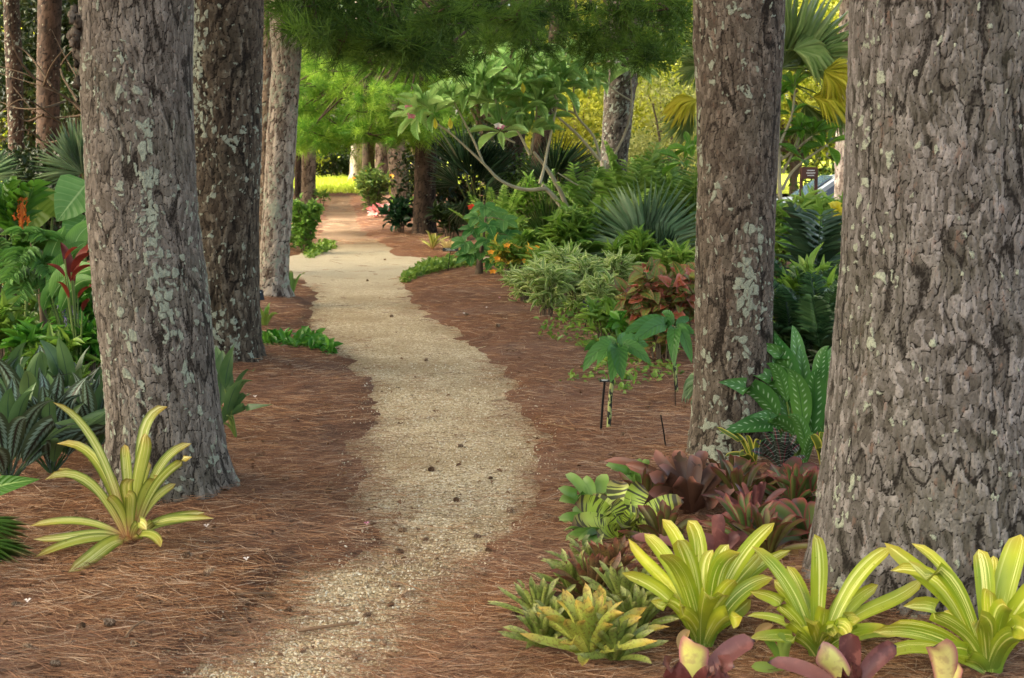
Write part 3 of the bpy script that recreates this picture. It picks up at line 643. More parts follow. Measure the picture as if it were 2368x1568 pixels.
# ------------------------------------------------------------------ strap-leaved rosettes
def outw(d):
    h = np.array([d[0], d[1], 0.]); n = np.linalg.norm(h); return h/n if n > 1e-4 else np.array([0., -1, 0])
def bleaf(mb, base, tip, w, rise=.18, prof='brom', chan=.16, face=.55, rnd=None, n=13, droop=0.0):
    base, tip = np.asarray(base, float), np.asarray(tip, float); d = tip-base; L = np.linalg.norm(d); h = np.array([d[0], d[1], 0])
    p1 = base + h*.30 + ZUP*(max(d[2], 0)*.62 + rise*L)
    P = bez(base, p1, tip, n); T = nrm(np.gradient(P, axis=0)); side = np.cross(outw(d), ZUP)
    vp = nrm(np.cross(T, nrm(P-EYE))); vp = vp*np.sign((vp*side).sum(1, keepdims=True)+1e-6)
    side = nrm(side*(1-face) + vp*face); j = R.normal(size=3)*.12
    tw = np.linspace(-.3, 1, n)[:, None]*R.normal()*.38; side = nrm(side + j); side = side*np.cos(tw) + np.cross(T, side)*np.sin(tw)
    bend = (np.linspace(0, 1, n)**2*np.sin(np.pi*np.linspace(0, 1, n)))[:, None]*side*R.normal()*L*.10
    return blade(mb, P+bend, w, prof, side, chan*R.uniform(.6, 1.5), rnd)
def rosette_px(name, label, cat, base_px, conv, tips, w, mat, prof='brom', rise=.16, group=None, spread=.45, chan=.16, face=.55, Y0=None, wk=1.0):
    """tips: (x, y[, dy[, w]]) photo positions of leaf ends"""
    bx, by = conv(*base_px); b = GZ(bx, by) if Y0 is None else A(bx, by, Y0); t = thing(name, label, cat, b, group); mb = MB(); k = pxm(b[1])
    for tp in tips:
        x, y = conv(tp[0], tp[1]); L = math.hypot(x-bx, y-by)*k
        up = (by-y)*k/max(L, 1e-3)
        dy = tp[2] if len(tp) > 2 and tp[2] is not None else R.uniform(-.5, .5)*spread*L*(1.2-.6*abs(up)) - .1*L
        ww = wk*(tp[3] if len(tp) > 3 else w*R.uniform(.85, 1.12))
        tip = A(x, y, b[1]+dy); tip[2] = max(tip[2], gz(tip[0], tip[1])+.012)
        o = outw(tip-b)*.012*min(1, L/.3); bleaf(mb, b+o+np.array([0, 0, .01]), tip, ww, rise, prof, chan, face)
    part('foliage', mb, mat, t); return t, b
def rosette(mb, base, n, L, w, e0=10, e1=80, prof='brom', rise=.12, chan=.18, face=.25, a0=0):
    for k in range(n):
        f = k/(n-1); a = a0+k*2.39996+R.normal()*.12; e = math.radians(e0+(e1-e0)*f+R.normal()*5); l = L*(1-.25*f)*R.uniform(.88, 1.1)
        tip = base + l*np.array([math.cos(a)*math.cos(e), math.sin(a)*math.cos(e), math.sin(e)])
        bleaf(mb, np.asarray(base)+np.array([math.cos(a), math.sin(a), 0])*.01, tip, w*R.uniform(.85, 1.1), rise, prof, chan, face, n=9)
c1 = lambda x, y: (x, y)
c3 = lambda x, y: (1214+.3735*x, 983+.3735*y)
c4 = lambda x, y: (1734+.2997*x, 1098+.2997*y)
c6 = lambda x, y: (.484*x, 809+.484*y)

def stripes(pale, freq=16, lo=.52, amt=.85):
    def ex(t, c, u, v, r, au):
        q = t.noise(1.0, t.comb(t.math('ADD', t.math('MULTIPLY', u, freq*.25), t.math('MULTIPLY', r, 40)), t.math('MULTIPLY', v, .6), t.math('MULTIPLY', r, 9)), 3, .6)
        k = t.math('MULTIPLY', t.ramp(q, [(lo, 0), (lo+.07, 1)]), t.math('MULTIPLY', t.ramp(au, [(.45, 1), (.8, 0)]), amt)); c = t.mix(k, c, pale)
        s = t.ramp(t.noise(80, t.pos(), 3, .7), [(.66, 0), (.70, .65)]); return t.mix(s, c, S(110,88,30))
    return ex
M_YEL = leafmat('yellow_green_strap_leaf', S(126,150,38), S(206,206,62), tip=S(176,160,60), base=S(116,146,56), edge=S(150,162,40), trans=.3, rough=.38, extra=stripes(S(230,228,140)))
M_P1 = leafmat('olive_edged_yellow_leaf', S(150,158,58), S(192,190,92), base=S(190,128,96), edge=S(96,110,32), tip=S(150,120,50), trans=.25, extra=stripes(S(232,224,156), 20, .5, .6))

# lone striped bromeliad at the left
rosette_px('bromeliad', 'lone yellow bromeliad with olive leaf edges at the foot of the big left pine', 'bromeliad', (628, 930), c6,
    [(252,250,.10,.042),(270,448,.22,.040),(280,565,.02,.038),(215,620,-.1,.036),(142,842,-.05,.036),(158,905,-.12,.036),(163,1000,-.2,.04),(328,1160,-.42,.058),(595,452,.2,.042),(694,398,-.05,.052),(800,272,.12,.046),(712,535,.2,.04),(915,448,.1,.04),(918,512,-.05,.036),(978,778,.12,.046),(1022,806,-.08,.05),(768,942,-.2,.04),(420,525,.25,.04),(640,620,-.2,.05),(760,600,.0,.045),(520,700,-.1,.04),(600,700,-.2,.045),(840,640,.1,.036),(700,860,-.25,.045)], .04, M_P1, rise=.2, chan=.12, face=.7)

# three big yellow bromeliads in front
gy = 'big yellow green bromeliads along the front'
rosette_px('bromeliad', 'yellow green bromeliad left of its two neighbours, in front of the burgundy rosette', 'bromeliad', (1100, 1390), c3,
    [(850,582,.25),(1010,590,.3,.058),(945,712,-.12,.062),(840,802,-.2,.058),(600,915,-.05,.042),(738,672,.2,.05),(640,702,.3,.04),(1165,772,.1,.045),(1262,740,.05,.05),(1335,790,-.12,.056),(1545,605,.2,.05),(1470,790,.3,.05),(1535,948,.05,.05),(780,1090,-.15,.036),(1110,1035,-.3,.055),(1300,960,-.1,.05),(690,940,.15,.035),(1200,900,.3,.05),(1345,1190,-.2,.06),(1645,775,.4,.035),(1640,800,.45,.03),(1060,830,.25,.05),(1140,880,.2,.05),(980,880,.15,.05),(1230,1050,-.2,.05),(960,1120,-.2,.05),(1400,1080,.1,.05),(820,960,.2,.045)], .05, M_YEL, group=gy, rise=.13, face=.8, wk=1.0)
rosette_px('bromeliad', 'middle yellow green bromeliad with one upright paddle leaf before the widest pine', 'bromeliad', (530, 1420), c4,
    [(18,552,.1,.052),(288,705,.2,.04),(498,458,.05,.058),(1092,562,.1,.05),(805,835,.2,.04),(990,850,.1,.045),(1340,800,.2,.045),(1072,1192,-.1,.05),(0,900,-.05,.042),(-20,1090,-.12,.036),(188,812,.1,.045),(574,1032,-.15,.042),(0,1262,-.2,.042),(640,1250,-.25,.05),(1145,1240,.1,.045),(850,1112,-.1,.055),(500,1165,-.28,.05),(420,1060,.1,.045),(760,1260,-.3,.05),(690,1230,-.15,.055)], .05, M_YEL, group=gy, rise=.14, face=.8, wk=1.0)
rosette_px('bromeliad', 'yellow green bromeliad in the bottom right corner of the front row', 'bromeliad', (1850, 1540), c4,
    [(1040,525,.15,.05),(1222,662,-.02,.046),(1250,530,.3,.036),(1085,740,.08,.042),(1185,1012,-.15,.048),(1765,575,.1,.056),(1878,625,.2,.045),(2090,460,.12,.075),(1845,890,-.12,.05),(2230,800,-.05,.07),(2300,1090,-.15,.07),(1712,1150,-.25,.06),(950,1212,.05,.042),(1080,1160,.15,.036),(1500,1050,.2,.05),(2260,950,.15,.06),(2160,1260,-.35,.07),(960,1440,-.05,.04),(1400,1440,-.2,.05),(1990,1020,-.2,.055)], .052, M_YEL, group=gy, rise=.14, face=.8, wk=1.0)
# small green offsets
M_PUP = leafmat('young_green_leaf', S(96,130,50), S(150,168,80), trans=.3)
for bx, by, tp, lb in [((250,1560), None, [(230,1215),(130,1260),(10,1480),(150,1420),(320,1290)], 'small green offshoot between the two left yellow bromeliads'),]:
    rosette_px('bromeliad', lb, 'bromeliad', bx, c4, tp, .03, M_PUP, rise=.1)

# pink and maroon neoregelias cut by the lower edge
def blacktip(t, c, u, v, r, au):
    c = t.mix(t.ramp(t.noise(34, t.pos(), 3), [(.5, 0), (.62, .35)]), c, S(150,96,90)); return t.mix(t.ramp(v, [(.955, 0), (.985, 1)]), c, S(44,34,40))
M_NEO = leafmat('pale_pink_edged_leaf', S(206,204,110), S(222,208,140), edge=S(168,108,110), tip=S(178,124,110), trans=.25, extra=blacktip)
M_NEOP = leafmat('purple_leaf', S(92,54,54), S(136,90,86), base=S(120,100,54), trans=.2, extra=blacktip)
M_NEOD = leafmat('maroon_leaf', S(70,34,34), S(112,58,56), base=S(150,110,60), trans=.2, extra=blacktip)
for lb, b, Y0, sets in [
 ('neoregelia with one broad cream leaf and purple leaves at the lower edge', (1040,1660), 4.05, [(M_NEO, [(1050,1340,-.02,.085)], 'broad cream leaf'), (M_NEOP, [(1425,1335,.05,.06),(1300,1500,-.1,.065)], 'purple leaves'), (M_NEOD, [(850,1480,-.05,.06),(1180,1540,-.12,.07)], 'dark maroon leaves')]),
 ('neoregelia with cream, upright maroon and pink leaves at the lower edge', (2010,1680), 4.0, [(M_NEO, [(1820,1375,-.05,.07)], 'cream leaf with dark tip'), (M_NEOD, [(2010,1285,.02,.06),(2000,1560,-.15,.07)], 'upright maroon leaf'), (M_NEOP, [(2300,1365,.05,.052),(1500,1470,.05,.045)], 'pink leaves')]),
 ('neoregelia showing one cream leaf with dark tip in the lower right corner', (2600,1700), 3.98, [(M_NEO, [(2530,1370,-.05,.08),(2660,1440,0,.08)], None)])]:
    bx, by = c3(*b); bp = G(bx, 1690); bp[2] = gz(bp[0], bp[1]); t = thing('neoregelia', lb, 'bromeliad', bp)
    for mt, tips, plb in sets:
        mb = MB()
        for x, y, dy, ww in tips:
            px, py = c3(x, y); bleaf(mb, bp+np.array([0, 0, .01]), A(px, py, bp[1]+dy), ww, .12, 'blunt', .18, .8)
        part('leaves', mb, mt, t, plb)
# rounded speckled clumps
def speck(cc): return lambda t, c, u, v, r, au: t.mix(t.ramp(t.noise(110, t.pos(), 2, .6), [(.52, 0), (.60, .6)]), c, cc)
M_SPK = leafmat('speckled_green_leaf', S(98,114,48), S(150,158,78), tip=S(158,156,98), trans=.2, extra=speck(S(78,72,40)))
M_SPY = leafmat('speckled_yellow_leaf', S(134,146,60), S(186,186,86), tip=S(190,150,70), trans=.2, extra=speck(S(110,80,40)))
M_SPR = leafmat('speckled_reddish_leaf', S(92,66,44), S(128,110,60), tip=S(120,60,50), trans=.2, extra=speck(S(56,34,30)))
gs = 'speckled neoregelias at the front corner of the bed'
for i, (x, y, n, L, ww, mt, lb) in enumerate([
 (395,1490,16,.165,.05,M_SPY,'yellow speckled neoregelia with a small purple cup, lowest of the speckled clump'),
 (110,1420,15,.11,.032,M_SPK,'green speckled rosette farthest left in the clump, by the straw'),
 (210,1330,14,.10,.030,M_SPK,'green speckled rosette just behind the yellow speckled one'),
 (560,1500,14,.12,.034,M_SPK,'green speckled rosette right of the yellow speckled one'),
 (620,1230,16,.15,.036,M_SPK,'speckled rosette touching the left yellow bromeliad'),
 (420,1160,16,.15,.034,M_SPR,'reddish speckled rosette in the middle of the clump'),
 (300,1110,15,.13,.030,M_SPK,'speckled rosette at the left back of the clump'),
 (520,1060,16,.15,.036,M_SPR,'reddish green speckled rosette under the zebra striped one'),
 (400,1010,14,.13,.030,M_SPK,'speckled rosette farthest back in the clump'),
 (90,1260,13,.12,.026,M_SPK,'thin leaved speckled rosette sticking out to the left'),
 (680,1340,14,.12,.034,M_SPK,'low speckled rosette beside the stem of the left yellow bromeliad')]):
    px, py = c3(x, y); b = GZ(px, py+4); t = thing('neoregelia', lb, 'bromeliad', b, gs); mb = MB(); rosette(mb, b+np.array([0, 0, .03]), n+14, L*1.5, ww*.68, 14, 82, 'brom', .03, .2, .5, i)
    part('leaves', mb, mt, t)
    if i == 0:
        m2 = MB(); rosette(m2, b+np.array([0, 0, .045]), 7, .05, .03, 50, 80, 'blunt', .05, .2, .3); part('cup', m2, M_NEOP, t, 'small purple cup of inner leaves')
# zebra banded
def zebra(t, c, u, v, r, au):
    q = t.noise(1, t.comb(t.math('ADD', t.math('MULTIPLY', u, .3), t.math('MULTIPLY', r, 30)), t.math('MULTIPLY', v, 22), t.math('MULTIPLY', r, 7)), 2, .5)
    return t.mix(t.ramp(q, [(.50, 0), (.55, .9)]), c, S(44,38,32))
M_ZEB = leafmat('zebra_banded_leaf', S(146,170,58), S(190,198,104), tip=S(90,44,50), trans=.25, extra=zebra)
rosette_px('neoregelia', 'green bromeliad with dark zebra bands across broad leaves, left of the burgundy one', 'bromeliad', (620, 720), c3,
    [(308,488,-.05,.075),(392,470,.05,.07),(602,345,.1,.095),(735,375,.05,.085),(985,480,-.02,.075),(290,622,-.12,.07),(705,572,-.2,.07),(540,478,0,.065),(880,690,-.15,.06),(450,700,-.2,.06),(600,640,-.25,.07),(820,600,-.1,.06)], .065, M_ZEB, 'blunt', rise=.18, face=.75)
M_GRN = leafmat('plain_green_brom_leaf', S(84,124,48), S(140,170,84), tip=S(160,180,110), trans=.3)
rosette_px('bromeliad', 'plain light green bromeliad at the path side behind the zebra banded one', 'bromeliad', (430, 560), c3,
    [(250,305,.05),(205,392,-.05),(360,330,.05),(470,305,.1,.055),(205,572,-.15),(300,552,-.15),(540,420,.1),(330,450,-.1),(480,420,-.1),(210,470,-.05)], .045, M_GRN, rise=.12, face=.7, wk=1.1)
rosette_px('bromeliad', 'small green rosette peeping out between the light green and burgundy bromeliads', 'bromeliad', (700, 380), c3,
    [(530,270),(690,215),(742,210),(640,245),(780,300),(500,250),(620,330,-.1),(750,340,-.1)], .04, M_GRN, rise=.15)
rosette_px('bromeliad', 'low green bromeliad with drooping leaf left of the zebra banded one', 'bromeliad', (470, 690), c3, [(250,775,-.1),(240,655),(210,590),(330,720,-.15),(300,640),(420,760,-.2)], .045, M_GRN, rise=.2)
M_BUR = leafmat('burgundy_leaf', S(60,38,30), S(104,72,56), tip=S(156,104,90), trans=.2, spots=(S(60,44,30), 22, .62))
M_OLI = leafmat('dark_olive_red_leaf', S(62,60,28), S(112,106,52), tip=S(110,52,52), edge=S(84,46,36), trans=.25)
rosette_px('bromeliad', 'dark burgundy bromeliad at the foot of the middle right pine', 'bromeliad', (1030, 560), c3,
    [(808,150,.1),(922,158,.15),(1038,184,.1,.06),(828,250,0),(768,300,-.05,.06),(1085,272,.1),(1185,238,.1,.045),(1300,360,0,.045),(490,222,.2,.035),(620,242,.15),(1060,350,-.15,.06),(940,340,-.12,.055),(1240,280,.1),(780,205,.25),(640,420,-.05,.04),(1120,160,.3),(1200,470,-.1),(820,440,-.15),(760,420,-.1)], .05, M_BUR, rise=.12, face=.75, wk=1.2)
rosette_px('bromeliad', 'olive and dark red bromeliad between the two right pines', 'bromeliad', (1530, 480), c3,
    [(1258,200,.1),(1320,250,.05),(1490,290,.05),(1555,250,.15),(1552,330,-.12,.05),(1705,205,.1),(1825,270,.1),(1835,340,0),(1130,432,-.05,.04),(1100,332,.1,.04),(1400,340,-.1),(1640,380,-.1),(1200,500,-.1)], .045, M_OLI, rise=.14, face=.7, wk=1.35)
M_RIM = leafmat('green_leaf_with_red_rim', S(60,80,40), S(106,118,62), edge=S(132,60,60), tip=S(140,70,72), trans=.25)
rosette_px('bromeliad', 'glossy bromeliad with red rimmed leaves left of the widest pine', 'bromeliad', (1740, 740), c3,
    [(1475,492,.05,.055),(1570,460,.1),(1690,450,.15,.05),(1800,475,.1),(1480,642,-.05),(1250,672,0,.04),(1450,560,.05),(1200,560,.15,.035),(1560,760,-.15,.035),(1400,700,-.1,.035),(1640,600,-.1),(1880,600,.0),(1330,600,.1,.035)], .045, M_RIM, rise=.14, face=.7, wk=1.25)
rosette_px('bromeliad', 'muted purple bromeliad right behind the left yellow one', 'bromeliad', (1200, 860), c3,
    [(1175,552,0,.055),(650,690,.1),(1230,662,-.05,.055),(1330,680,0),(1420,650,.1),(1090,700,0),(1000,700),(900,800)], .05, M_NEOP, 'blunt', rise=.12, face=.7)
for i, (x, y, n, L, ww, mt, lb) in enumerate([(1380,800,12,.24,.035,M_RIM,'dull red rimmed rosette between the left and middle yellow bromeliads, at the back'),(1500,860,12,.22,.035,M_OLI,'dark olive rosette at the left foot of the widest pine'),(860,800,11,.20,.04,M_OLI,'brownish rosette in the shade below the zebra banded bromeliad'),(1330,560,12,.24,.035,M_OLI,'dark olive rosette between the burgundy and red rimmed bromeliads'),(1660,560,12,.24,.035,M_RIM,'green red rimmed rosette below the olive and dark red one'),(1250,470,12,.22,.035,M_OLI,'dark olive rosette touching the right side of the burgundy one'),(1420,640,10,.2,.035,M_NEOP,'muted purple rosette in the middle of the dark rosettes'),(760,560,10,.22,.035,M_OLI,'dark olive rosette right behind the zebra banded bromeliad'),(1760,560,12,.22,.04,M_RIM,'red rimmed rosette touching the left edge of the widest pine')]):
    px, py = c3(x, y); b = GZ(px, py); t = thing('bromeliad', lb, 'bromeliad', b, 'dark rosettes filling the shady bed'); mb = MB(); rosette(mb, b+np.array([0, 0, .02]), n+5, L*1.1, ww*.78, 15, 82, 'brom', .1, .2, .5, i); part('foliage', mb, mt, t)
def bandw(t, c, u, v, r, au):
    q = t.math('SINE', t.math('ADD', t.math('MULTIPLY', v, 60), t.math('MULTIPLY', r, 20))); return t.mix(t.ramp(q, [(.8, 0), (.95, .6)]), c, S(150,160,156))
M_BAND = leafmat('dark_leaf_with_silver_bands', S(24,34,26), S(52,60,48), trans=.15, extra=bandw, mid=S(110,40,60), midw=.1)
rosette_px('bromeliad', 'dark bromeliad with silver crossbands under the spotted leaves between the right pines', 'bromeliad', (1590, 300), c3,
    [(1480,40),(1540,10),(1620,40),(1680,60),(1700,120),(1430,100),(1560,100,-.1),(1640,120,-.1),(1740,190),(1400,160)], .04, M_BAND, rise=.12)
M_YM = leafmat('yellow_margined_leaf', S(70,90,32), S(104,116,44), edge=S(206,190,80), trans=.3)
rosette_px('bromeliad', 'yellow margined plant squeezed between the spotted leaf plant and the widest pine', 'bromeliad', (1850, 300), c3, [(1770,62,0,.04),(1830,40),(1900,70),(1800,150,-.1),(1880,140,-.1)], .04, M_YM, rise=.15)
rosette_px('bromeliad', 'thin yellow margined plant at the right foot of the middle pine', 'bromeliad', (1420, 260), c3, [(1185,10,0,.03),(1370,62,0,.03),(1260,40,.1,.03),(1450,90,-.05,.03),(1330,190,-.1,.035),(1240,195,-.1,.03)], .03, M_YM, rise=.2)
M_DRY = leafmat('dry_curled_leaf', S(140,104,64), S(188,156,108), trans=.2)
for (x, y, x2, y2, lb) in [(300,930,500,800,'dry curled brown leaf under the zebra banded bromeliad'),(960,1440,1020,1270,'dry papery leaf standing behind the cream neoregelia leaf'),(1430,1380,1540,1240,'dry tan leaf between the left and middle yellow bromeliads'),(1690,1560,1760,1480,'dry folded leaf at the lower edge beside the pink neoregelia leaf')]:
    a = GZ(*c3(x, y)); b = A(*c3(x2, y2), a[1]+.02); mb = MB(); bleaf(mb, a+np.array([0, 0, .02]), b, .034, .1, 'oval', .35, .5)
    tag(part('dry_leaf', mb, M_DRY), lb, 'dry leaf')

# ------------------------------------------------------------------ broad lanceolate plants
def lplant(name, label, cat, base_px, leaves, mat, prof='lance', w=.3, conv=c1, dyr=.2, group=None, stem=None, rise=.15, face=.6, chan=.1, stemmat=None, wsc=1.0):
    """leaves: (x0, y0, x1, y1[, width ratio[, dy]]) leaf base and leaf tip in the photo"""
    b = GZ(*conv(*base_px)); t = thing(name, label, cat, b, group); mb, st = MB(), MB()
    for lf in leaves:
        dy = lf[5] if len(lf) > 5 else R.uniform(-1, 1)*dyr
        p0 = A(*conv(lf[0], lf[1]), b[1]+dy*.4); p1 = A(*conv(lf[2], lf[3]), b[1]+dy); L = np.linalg.norm(p1-p0)
        bleaf(mb, p0, p1, L*wsc*(lf[4] if len(lf) > 4 else w), rise, prof, chan, face)
        tube(st, bez(b, .5*(b+p0)+np.array([0, 0, .05]), p0, 6), (.008, .005), 5)
    f = part('leaves', mb, mat, t); part('stems', st, stemmat or M_STEM, t); return t, b
M_STEM = leafmat('green_stem', S(74,96,40), S(112,128,60), trans=0, rough=.6)
def spotrow(t, c, u, v, r, au):
    q = t.math('SINE', t.math('SUBTRACT', t.math('MULTIPLY', v, 75), t.math('MULTIPLY', au, 10)))
    k = t.math('MULTIPLY', t.ramp(q, [(.45, 0), (.75, 1)]), t.ramp(t.math('ABSOLUTE', t.math('SUBTRACT', au, .42)), [(.09, 1), (.2, 0)]))
    k = t.math('MULTIPLY', k, t.ramp(t.noise(40, t.pos(), 1), [(.35, .2), (.55, .8)]))
    return t.mix(k, c, S(178,204,168))
M_AGL = leafmat('green_leaf_with_pale_spot_rows', S(50,98,42), S(96,142,66), mid=S(60,98,50), midw=.04, trans=.3, extra=spotrow)
lplant('spotted_leaf_plant', 'lush plant with long green leaves dotted in pale rows between the right pines', 'plant', (1838, 1075),
    [(1800,965,1662,884,.36,-.12),(1810,985,1664,1003,.36,-.15),(1830,930,1700,860,.3,-.05),(1840,1010,1735,965,.32,-.18),(1850,900,1745,800,.3,0),(1790,975,1690,950,.26,-.05),(1835,950,1790,765,.34,0),(1860,950,1850,790,.24,.1),(1885,960,1925,800,.26,.1),(1820,930,1772,840,.36,-.08),(1850,920,1832,752,.26,.12),(1840,1000,1745,900,.3,.05),(1860,1000,1815,850,.32,-.2),(1880,1010,1900,850,.36,-.12),(1900,1020,1930,900,.34,0),(1850,1030,1770,1000,.3,-.05),(1870,1060,1822,960,.28,-.2),(1850,990,1765,935,.3,.1),(1800,1000,1680,985,.2,-.1),(1790,950,1700,905,.24,.05),(1830,960,1760,820,.22,.1),(1815,1020,1720,1030,.2,-.15),(1890,930,1918,800,.3,-.05),(1860,1080,1880,1000,.24,-.22)], M_AGL, rise=.16, face=.72, wsc=.9)
def chevron(t, c, u, v, r, au):
    z = t.noise(60, t.pos(), 1); q = t.math('ADD', au, t.math('MULTIPLY', t.math('ABSOLUTE', t.math('SUBTRACT', t.math('FRACT', t.math('ADD', t.math('MULTIPLY', v, 14), t.math('MULTIPLY', au, 3))), .5)), .5))
    return t.mix(t.math('MULTIPLY', t.ramp(q, [(.30, 0), (.42, 1), (.62, 1), (.75, 0)]), .65), c, S(140,164,150))
M_SIL = leafmat('dark_leaf_with_silver_feather', S(42,52,38), S(82,96,66), trans=.15, extra=chevron, mid=S(40,30,32), midw=.08)
M_SILG = leafmat('grey_green_leaf', S(62,90,50), S(112,138,84), trans=.2, mid=S(50,74,58), midw=.05)
def silver(label, bpx, n, Lpx, mats, seed, group=None):
    n = int(n*1.6); Lpx *= .92
    rr = np.random.default_rng(seed); b = GZ(*bpx); k = pxm(b[1]); t = thing('silver_leaf_plant', label, 'plant', b, group); ms = [MB(), MB()]
    for i in range(n):
        a = i*2.4+rr.normal()*.2; e = math.radians(rr.uniform(30, 82)); l = Lpx*k*rr.uniform(.75, 1.2); d = np.array([math.cos(a)*math.cos(e), math.sin(a)*math.cos(e), math.sin(e)])
        p0 = b + d*l*.35*np.array([.6, .6, 1]) ; p1 = b + d*l*1.05; p1[2] = max(p1[2], b[2]+.05); bleaf(ms[i % 3 == 0], p0, p1, l*.19, .14, 'lance', .12, .45)
        tube(ms[i % 3 == 0], bez(b, .5*(b+p0), p0, 4), (.006, .004), 4)
    part('leaves', ms[0], mats[0], t); part('leaves', ms[1], mats[1], t, 'plainer grey green leaves')
gsv = 'silver leaved plants at the left bed edge'
for i, (x, y, n, L, lb) in enumerate([(20,1120,20,250,'dark silver feathered plant at the very left edge of the bed'),(120,1100,22,230,'dark silver feathered plant left of the lone yellow bromeliad leaves'),(215,1060,18,190,'dark silver feathered plant touching the left side of the front pine'),(75,1040,18,230,'grey green leaved plant second back from the bed edge on the left'),(170,1000,14,200,'grey green leaved plant behind the silver ones, nearest the pine'),(10,1010,14,220,'grey green leaved plant farthest back at the left picture edge')]):
    silver(lb, (x, y), n, L, (M_SIL, M_SILG) if i < 3 else (M_SILG, M_SIL), i+5, gsv)
lplant('silver_leaf_plant', 'grey green plant leaning out right of the front pine', 'plant', (545, 1010),
    [(520,900,546,790,.34,0),(528,930,500,800,.3,.1),(530,930,585,880,.3,-.1),(535,960,630,935,.16,-.15),(530,950,590,850,.12,0),(525,960,560,880,.3,-.1),(515,980,580,910,.3,-.05),(510,940,515,810,.34,.05)], M_SILG, rise=.1, face=.7)

# leaf reaching in at the left edge and palm tips
M_PALMG = leafmat('palm_green', S(70,104,44), S(112,142,66), trans=.3, tip=S(170,150,110))
M_MIDL = leafmat('mid_green_broadleaf', S(70,116,36), S(112,156,60), mid=S(150,180,96), trans=.35, veins=10)
b = GZ(-60, 1240); t = thing('broadleaf_plant', 'single pointed green leaf reaching in at the left edge beside the lone bromeliad', 'plant', b); mb = MB()
bleaf(mb, A(-70, 1165, b[1]), A(92, 1108, b[1]), .085, .12, 'lance', .1, .7); tube(mb, bez(b, b+np.array([0, 0, .1]), A(-70, 1165, b[1]), 5), (.008, .006), 5); part('leaves', mb, M_MIDL, t)

# ------------------------------------------------------------------ fan palms
SEG = leaf_t(6, 3, 'lance', .0, .25)
_v = SEG[0].copy(); _y = _v[:, 1]; _hw = np.where(_y < .5, _y/.5, np.clip(1-(_y-.5)/.5, 0, 1)**.8)*.5+.02
_u = SEG[2][:, 0]; _v[:, 0] = _u*_hw; _v[:, 2] = np.abs(_u)*_hw*.35
SEG_FLAT = (_v.copy(), SEG[1], SEG[2])
def fan(mb, hub, axis, normal, Rr, n=30, spread=2.6, droop=.15, wk=1.15, split=.0):
    axis = nrm(axis); normal = nrm(normal - (normal@axis)*axis); sv = np.cross(axis, normal)
    v = SEG_FLAT[0].copy(); v[:, 2] -= droop*v[:, 1]**2.5; T = (v, SEG[1], SEG[2]); wk = wk*.86
    a = np.linspace(-spread, spread, n)*.5; d = np.cos(a)[:, None]*axis + np.sin(a)[:, None]*sv
    L = Rr*(1-.22*(np.abs(a)/(spread/2))**2)*R.uniform(.92, 1.05, n); d = nrm(d + normal*R.normal(size=(n, 1))*.06)
    scatter(mb, T, np.repeat(hub[None], n, 0), d, normal + R.normal(size=(n, 3))*.12, np.stack([L*spread/n*.62*wk, L, L], 1))
def fanpalm(label, base, fronds, mats, name='palmetto', cat='palm', group=None, trunk_r=None, crown=None):
    """fronds: (hub_px, tip_px, Y, n, spread, droop, mat index, face)"""
    t = thing(name, label, cat, base, group); c = base if crown is None else crown
    if trunk_r: 
        mb = MB(); tube(mb, smooth_path([base-np.array([0, 0, .1]), .5*(base+c)+np.array([.05, 0, 0]), c], 14), (trunk_r, trunk_r*.8), 12); part('trunk', mb, B2, t)
    for (h, tp, Y, n, sp, dr, mi, nv) in fronds:
        hub = A(*h, Y); tip = A(*tp, Y + R.uniform(-.15, .15)); ax = tip-hub; mb = MB(); fan(mb, hub, ax, np.asarray(nv, float), np.linalg.norm(ax), n, sp, dr, wk=.8 if name == 'palmetto' else 1.1)
        f = part('frond', mb, mats[mi], t); st = MB(); tube(st, bez(c, .5*(c+hub)+np.array([0, 0, .2]), hub, 8), (.014, .008), 5); part('petiole', st, M_STEM, f)
M_BLUE = leafmat('blue_green_palm_leaf', S(122,152,112), S(186,202,164), trans=.25, rough=.4)
M_FAN = leafmat('pale_green_fan_leaf', S(126,152,84), S(188,202,138), trans=.4, rough=.4)
M_FANY = leafmat('yellow_glow_fan_leaf', S(176,176,50), S(226,214,92), trans=.45, rough=.4)  # the yellow also holds the glow of sun through these fronds
M_FAND = leafmat('deep_green_fan_leaf', S(40,64,44), S(84,110,78), trans=.2, rough=.35)
b = GZ(1500, 650)
nv = (0, -1, .35)
fanpalm('blue green palmetto spreading stiff fans left of the middle right pine', b, [
  ((1490,560),(1460,405),17.3,17,1.6,.05,0,(.1,-1,.2)),((1500,570),(1585,425),17.4,17,1.6,.05,0,(-.2,-1,.2)),((1505,585),(1640,500),17.2,15,1.5,.08,0,(-.3,-1,.4)),((1475,580),(1380,455),17.0,16,1.5,.08,0,(.3,-1,.3)),((1470,600),(1350,560),16.7,18,1.6,.15,0,(.2,-1,.8)),((1515,620),(1500,500),16.6,18,1.5,.05,1,(0,-1,.3)),((1480,610),(1390,640),16.4,16,1.5,.25,0,(.1,-.8,1)),((1520,620),(1610,590),16.6,18,1.5,.15,0,(-.2,-1,.8))], (M_BLUE, M_FAND))
b = GZ(1330, 590); fanpalm('small green palmetto leaning at the frangipani trunk', b, [((1262,560),(1240,440),19.6,18,1.5,.1,0,nv),((1275,565),(1300,470),19.6,18,1.5,.1,0,nv),((1260,570),(1195,500),19.4,18,1.5,.15,0,nv),((1290,575),(1350,520),19.5,16,1.4,.15,0,nv)], (M_PALMG,))
b = GZ(215, 560); fanpalm('grey green fan palm leaf spread out left of the front pine', b, [((190,400),(110,300),15.0,34,3.0,.08,0,(.25,-1,.1)),((205,395),(215,262),15.1,26,2.2,.06,0,(-.1,-1,.1))], (M_BLUE,))
